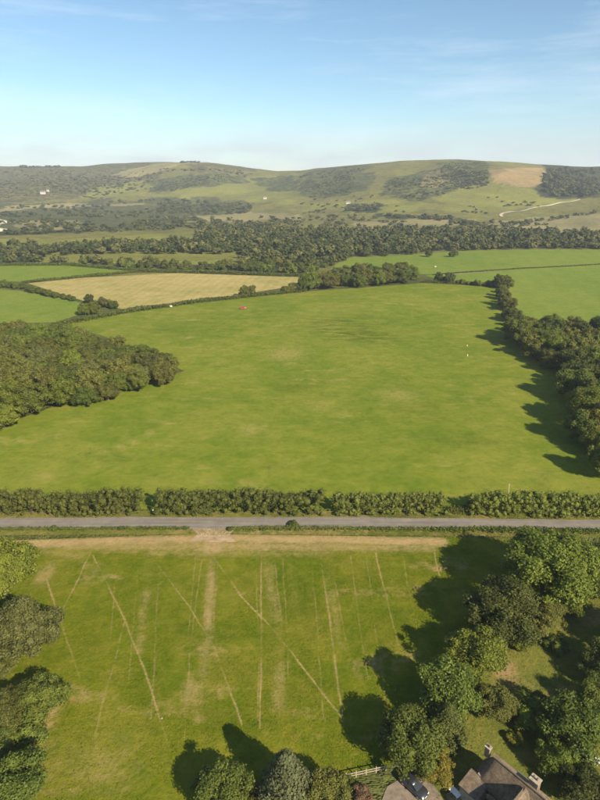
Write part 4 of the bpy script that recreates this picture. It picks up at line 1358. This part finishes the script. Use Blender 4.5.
def garden_table(px, py, label, L, W_, rz, oval=True):
    x, y = G(px, py, .7)
    e = bpy.data.objects.new('garden_table', None); col.objects.link(e)
    e.location = (x, y, float(terr(x, y)) + .03); e.rotation_euler = (0, 0, rz)
    tag(e, label, 'table')
    n = 20 if oval else 4
    ring = lambda z, q: [(L / 2 * q * math.cos(2 * math.pi * (k + (.5 if not oval else 0)) / n) * (1 if oval else 1.414), W_ / 2 * q * math.sin(2 * math.pi * (k + (.5 if not oval else 0)) / n) * (1 if oval else 1.414), z) for k in range(n)]
    MB().loft([ring(.70, .97), ring(.715, 1.0), ring(.745, 1.0), ring(.755, .97)]).build('table_top', M['white'], e)
    for sx in (-1, 1):
        for sy in (-1, 1):
            MB().tube([(sx * L * .34, sy * W_ * .30, 0), (sx * L * .28, sy * W_ * .25, .70)], [.03, .035], 6).build('leg', M['white'], e)
garden_table(591.5, 758, 'white oval garden table at the right edge, left one of two', 1.5, 1.0, -.4)
garden_table(602, 762, 'white oval garden table cut by the right edge of the picture', 1.5, 1.0, -.4)
garden_table(455, 792, 'white rectangular table beside the garden path by the cottage', 1.5, .85, 2.2, False)

def post(px, py, h, w, label, mat='post', lean=0.0, name='marker_post'):
    x, y = G(px, py)
    e = bpy.data.objects.new(name, None); col.objects.link(e)
    e.location = (x, y, float(terr(x, y)))
    tag(e, label, 'post')
    MB().add([(-w / 2, -w / 4, -.2), (w / 2, -w / 4, -.2), (w / 2, w / 4, -.2), (-w / 2, w / 4, -.2),
              (-w / 2 + lean, -w / 4, h), (w / 2 + lean, -w / 4, h), (w / 2 + lean, w / 4, h), (-w / 2 + lean, w / 4, h)],
             [(3, 2, 1, 0), (4, 5, 6, 7), (0, 1, 5, 4), (1, 2, 6, 5), (2, 3, 7, 6), (3, 0, 4, 7)]).build('shaft', M[mat], e)
    MB().add([(-w / 2 + lean, -w / 4, h), (w / 2 + lean, -w / 4, h), (w / 2 + lean, w / 4, h), (-w / 2 + lean, w / 4, h), (lean, 0, h + w * .5)],
             [(0, 1, 4), (1, 2, 4), (2, 3, 4), (3, 0, 4)]).build('cap', M[mat], e)
post(508, 499, 4.4, .2, 'pale leaning post rising behind the right roadside hedge', 'post', -.25)
post(467.3, 345.5, 0.7, .3, 'pale stake on the meadow near the right wood, farther of two', 'render')
post(467.6, 355.5, 0.9, .35, 'pale stake on the meadow near the right wood, nearer of two', 'render')
post(162, 719, .22, .2, 'short pale peg on the worn line in the paddock', 'post')
post(34.5, 654, 1.1, .2, 'white post in front of the grey green tree at left', 'white')
post(461, 737, 1.0, .2, 'white post beside the dark narrow evergreen', 'white')
post(153.5, 514, 1.1, .28, 'white gatepost in the narrow hedge gap', 'white', name='gate_post')

def bale(px, py, label, mat, L=2.2, R=.75):
    x, y = G(px, py)
    z = float(terr(x, y))
    mb = MB().tube([(-L / 2, 0, R), (-L / 2 + .08, 0, R), (L / 2 - .08, 0, R), (L / 2, 0, R)], [R * .88, R, R, R * .88], 14)
    return tag(mb.build('wrapped_bale', mat, None, (x, y, z), .2), label, 'bale')
bale(171, 306.5, 'white wrapped bale at the far left side of the big meadow', M['render'], 1.5, .6)
bale(435, 268.5, 'pale bale lying in the far right pasture', M['post'], 2.0, .8)

# ------------------------------------------------------------------ far farmhouses
M['slate'] = plain('roof_slate', (0.16, 0.14, 0.13), 0.7)
def farmhouse(px, py, w, dpt, h, rz, label):
    x, y, z = T(px, py)
    e = bpy.data.objects.new('farmhouse', None); col.objects.link(e)
    e.location = (x, y, z); e.rotation_euler = (0, 0, rz)
    tag(e, label, 'house')
    wv = MB().box((0, 0, h / 2 - 1.5), (w, dpt, h + 3))
    wv.add([(-w / 2, -dpt / 2, h), (-w / 2, dpt / 2, h), (-w / 2, 0, h + dpt * .42), (w / 2, -dpt / 2, h), (w / 2, dpt / 2, h), (w / 2, 0, h + dpt * .42)], [(0, 2, 1), (3, 4, 5)])
    wv.build('wall', M['render'], e)
    rf = MB()
    for s in (-1, 1):
        a = [(-w / 2 - .4, s * (dpt / 2 + .5), h - .3), (w / 2 + .4, s * (dpt / 2 + .5), h - .3), (w / 2 + .4, 0, h + dpt * .42 + .1), (-w / 2 - .4, 0, h + dpt * .42 + .1)]
        rf.add(a + [(p[0], p[1], p[2] + .3) for p in a], [(0, 1, 2, 3), (4, 5, 6, 7), (0, 1, 5, 4), (1, 2, 6, 5), (2, 3, 7, 6), (3, 0, 4, 7)])
    r = rf.build('roof', M['slate'], e)
    MB().box((w * .42, 0, h + dpt * .42 + .6), (1.2, 1.2, 2.6)).build('chimney', M['brick'], r)
    for k in range(4):
        for zz in (1.6, 4.4):
            if zz + 1 < h: MB().box((-w / 2 + w * (k + .5) / 4, -dpt / 2 - .03, zz), (1.2, .1, 1.4)).build('window', M['glass'], e)
farmhouse(43, 194, 15, 8, 6, 0.1, 'larger white farmhouse high on the far left hillside')
farmhouse(48, 191.5, 8, 6, 4, 0.3, 'small white outbuilding just right of the hillside farmhouse')
farmhouse(265, 199, 9, 7, 4.5, -.1, 'white cottage on the green spur below the far hills')
farmhouse(348, 203.5, 11, 6, 3, .1, 'long low white building at the foot of the right hill')

# ------------------------------------------------------------------ haze
hz_m = bpy.data.materials.new('haze_air')
hz_m.use_nodes = True
hn, hl = hz_m.node_tree.nodes, hz_m.node_tree.links
hn.clear()
ho = hn.new('ShaderNodeOutputMaterial')
pv = hn.new('ShaderNodeVolumePrincipled')
pv.inputs['Color'].default_value = (0.80, 0.88, 1.0, 1)
pv.inputs['Density'].default_value = 0.00010
pv.inputs['Anisotropy'].default_value = 0.0
hl.new(pv.outputs['Volume'], ho.inputs['Volume'])
hb = MB().box((0, 2300, 130), (8200, 5200, 290)).build('haze', hz_m)
tag(hb, 'thin blue evening haze over the valley', 'haze', kind='stuff')
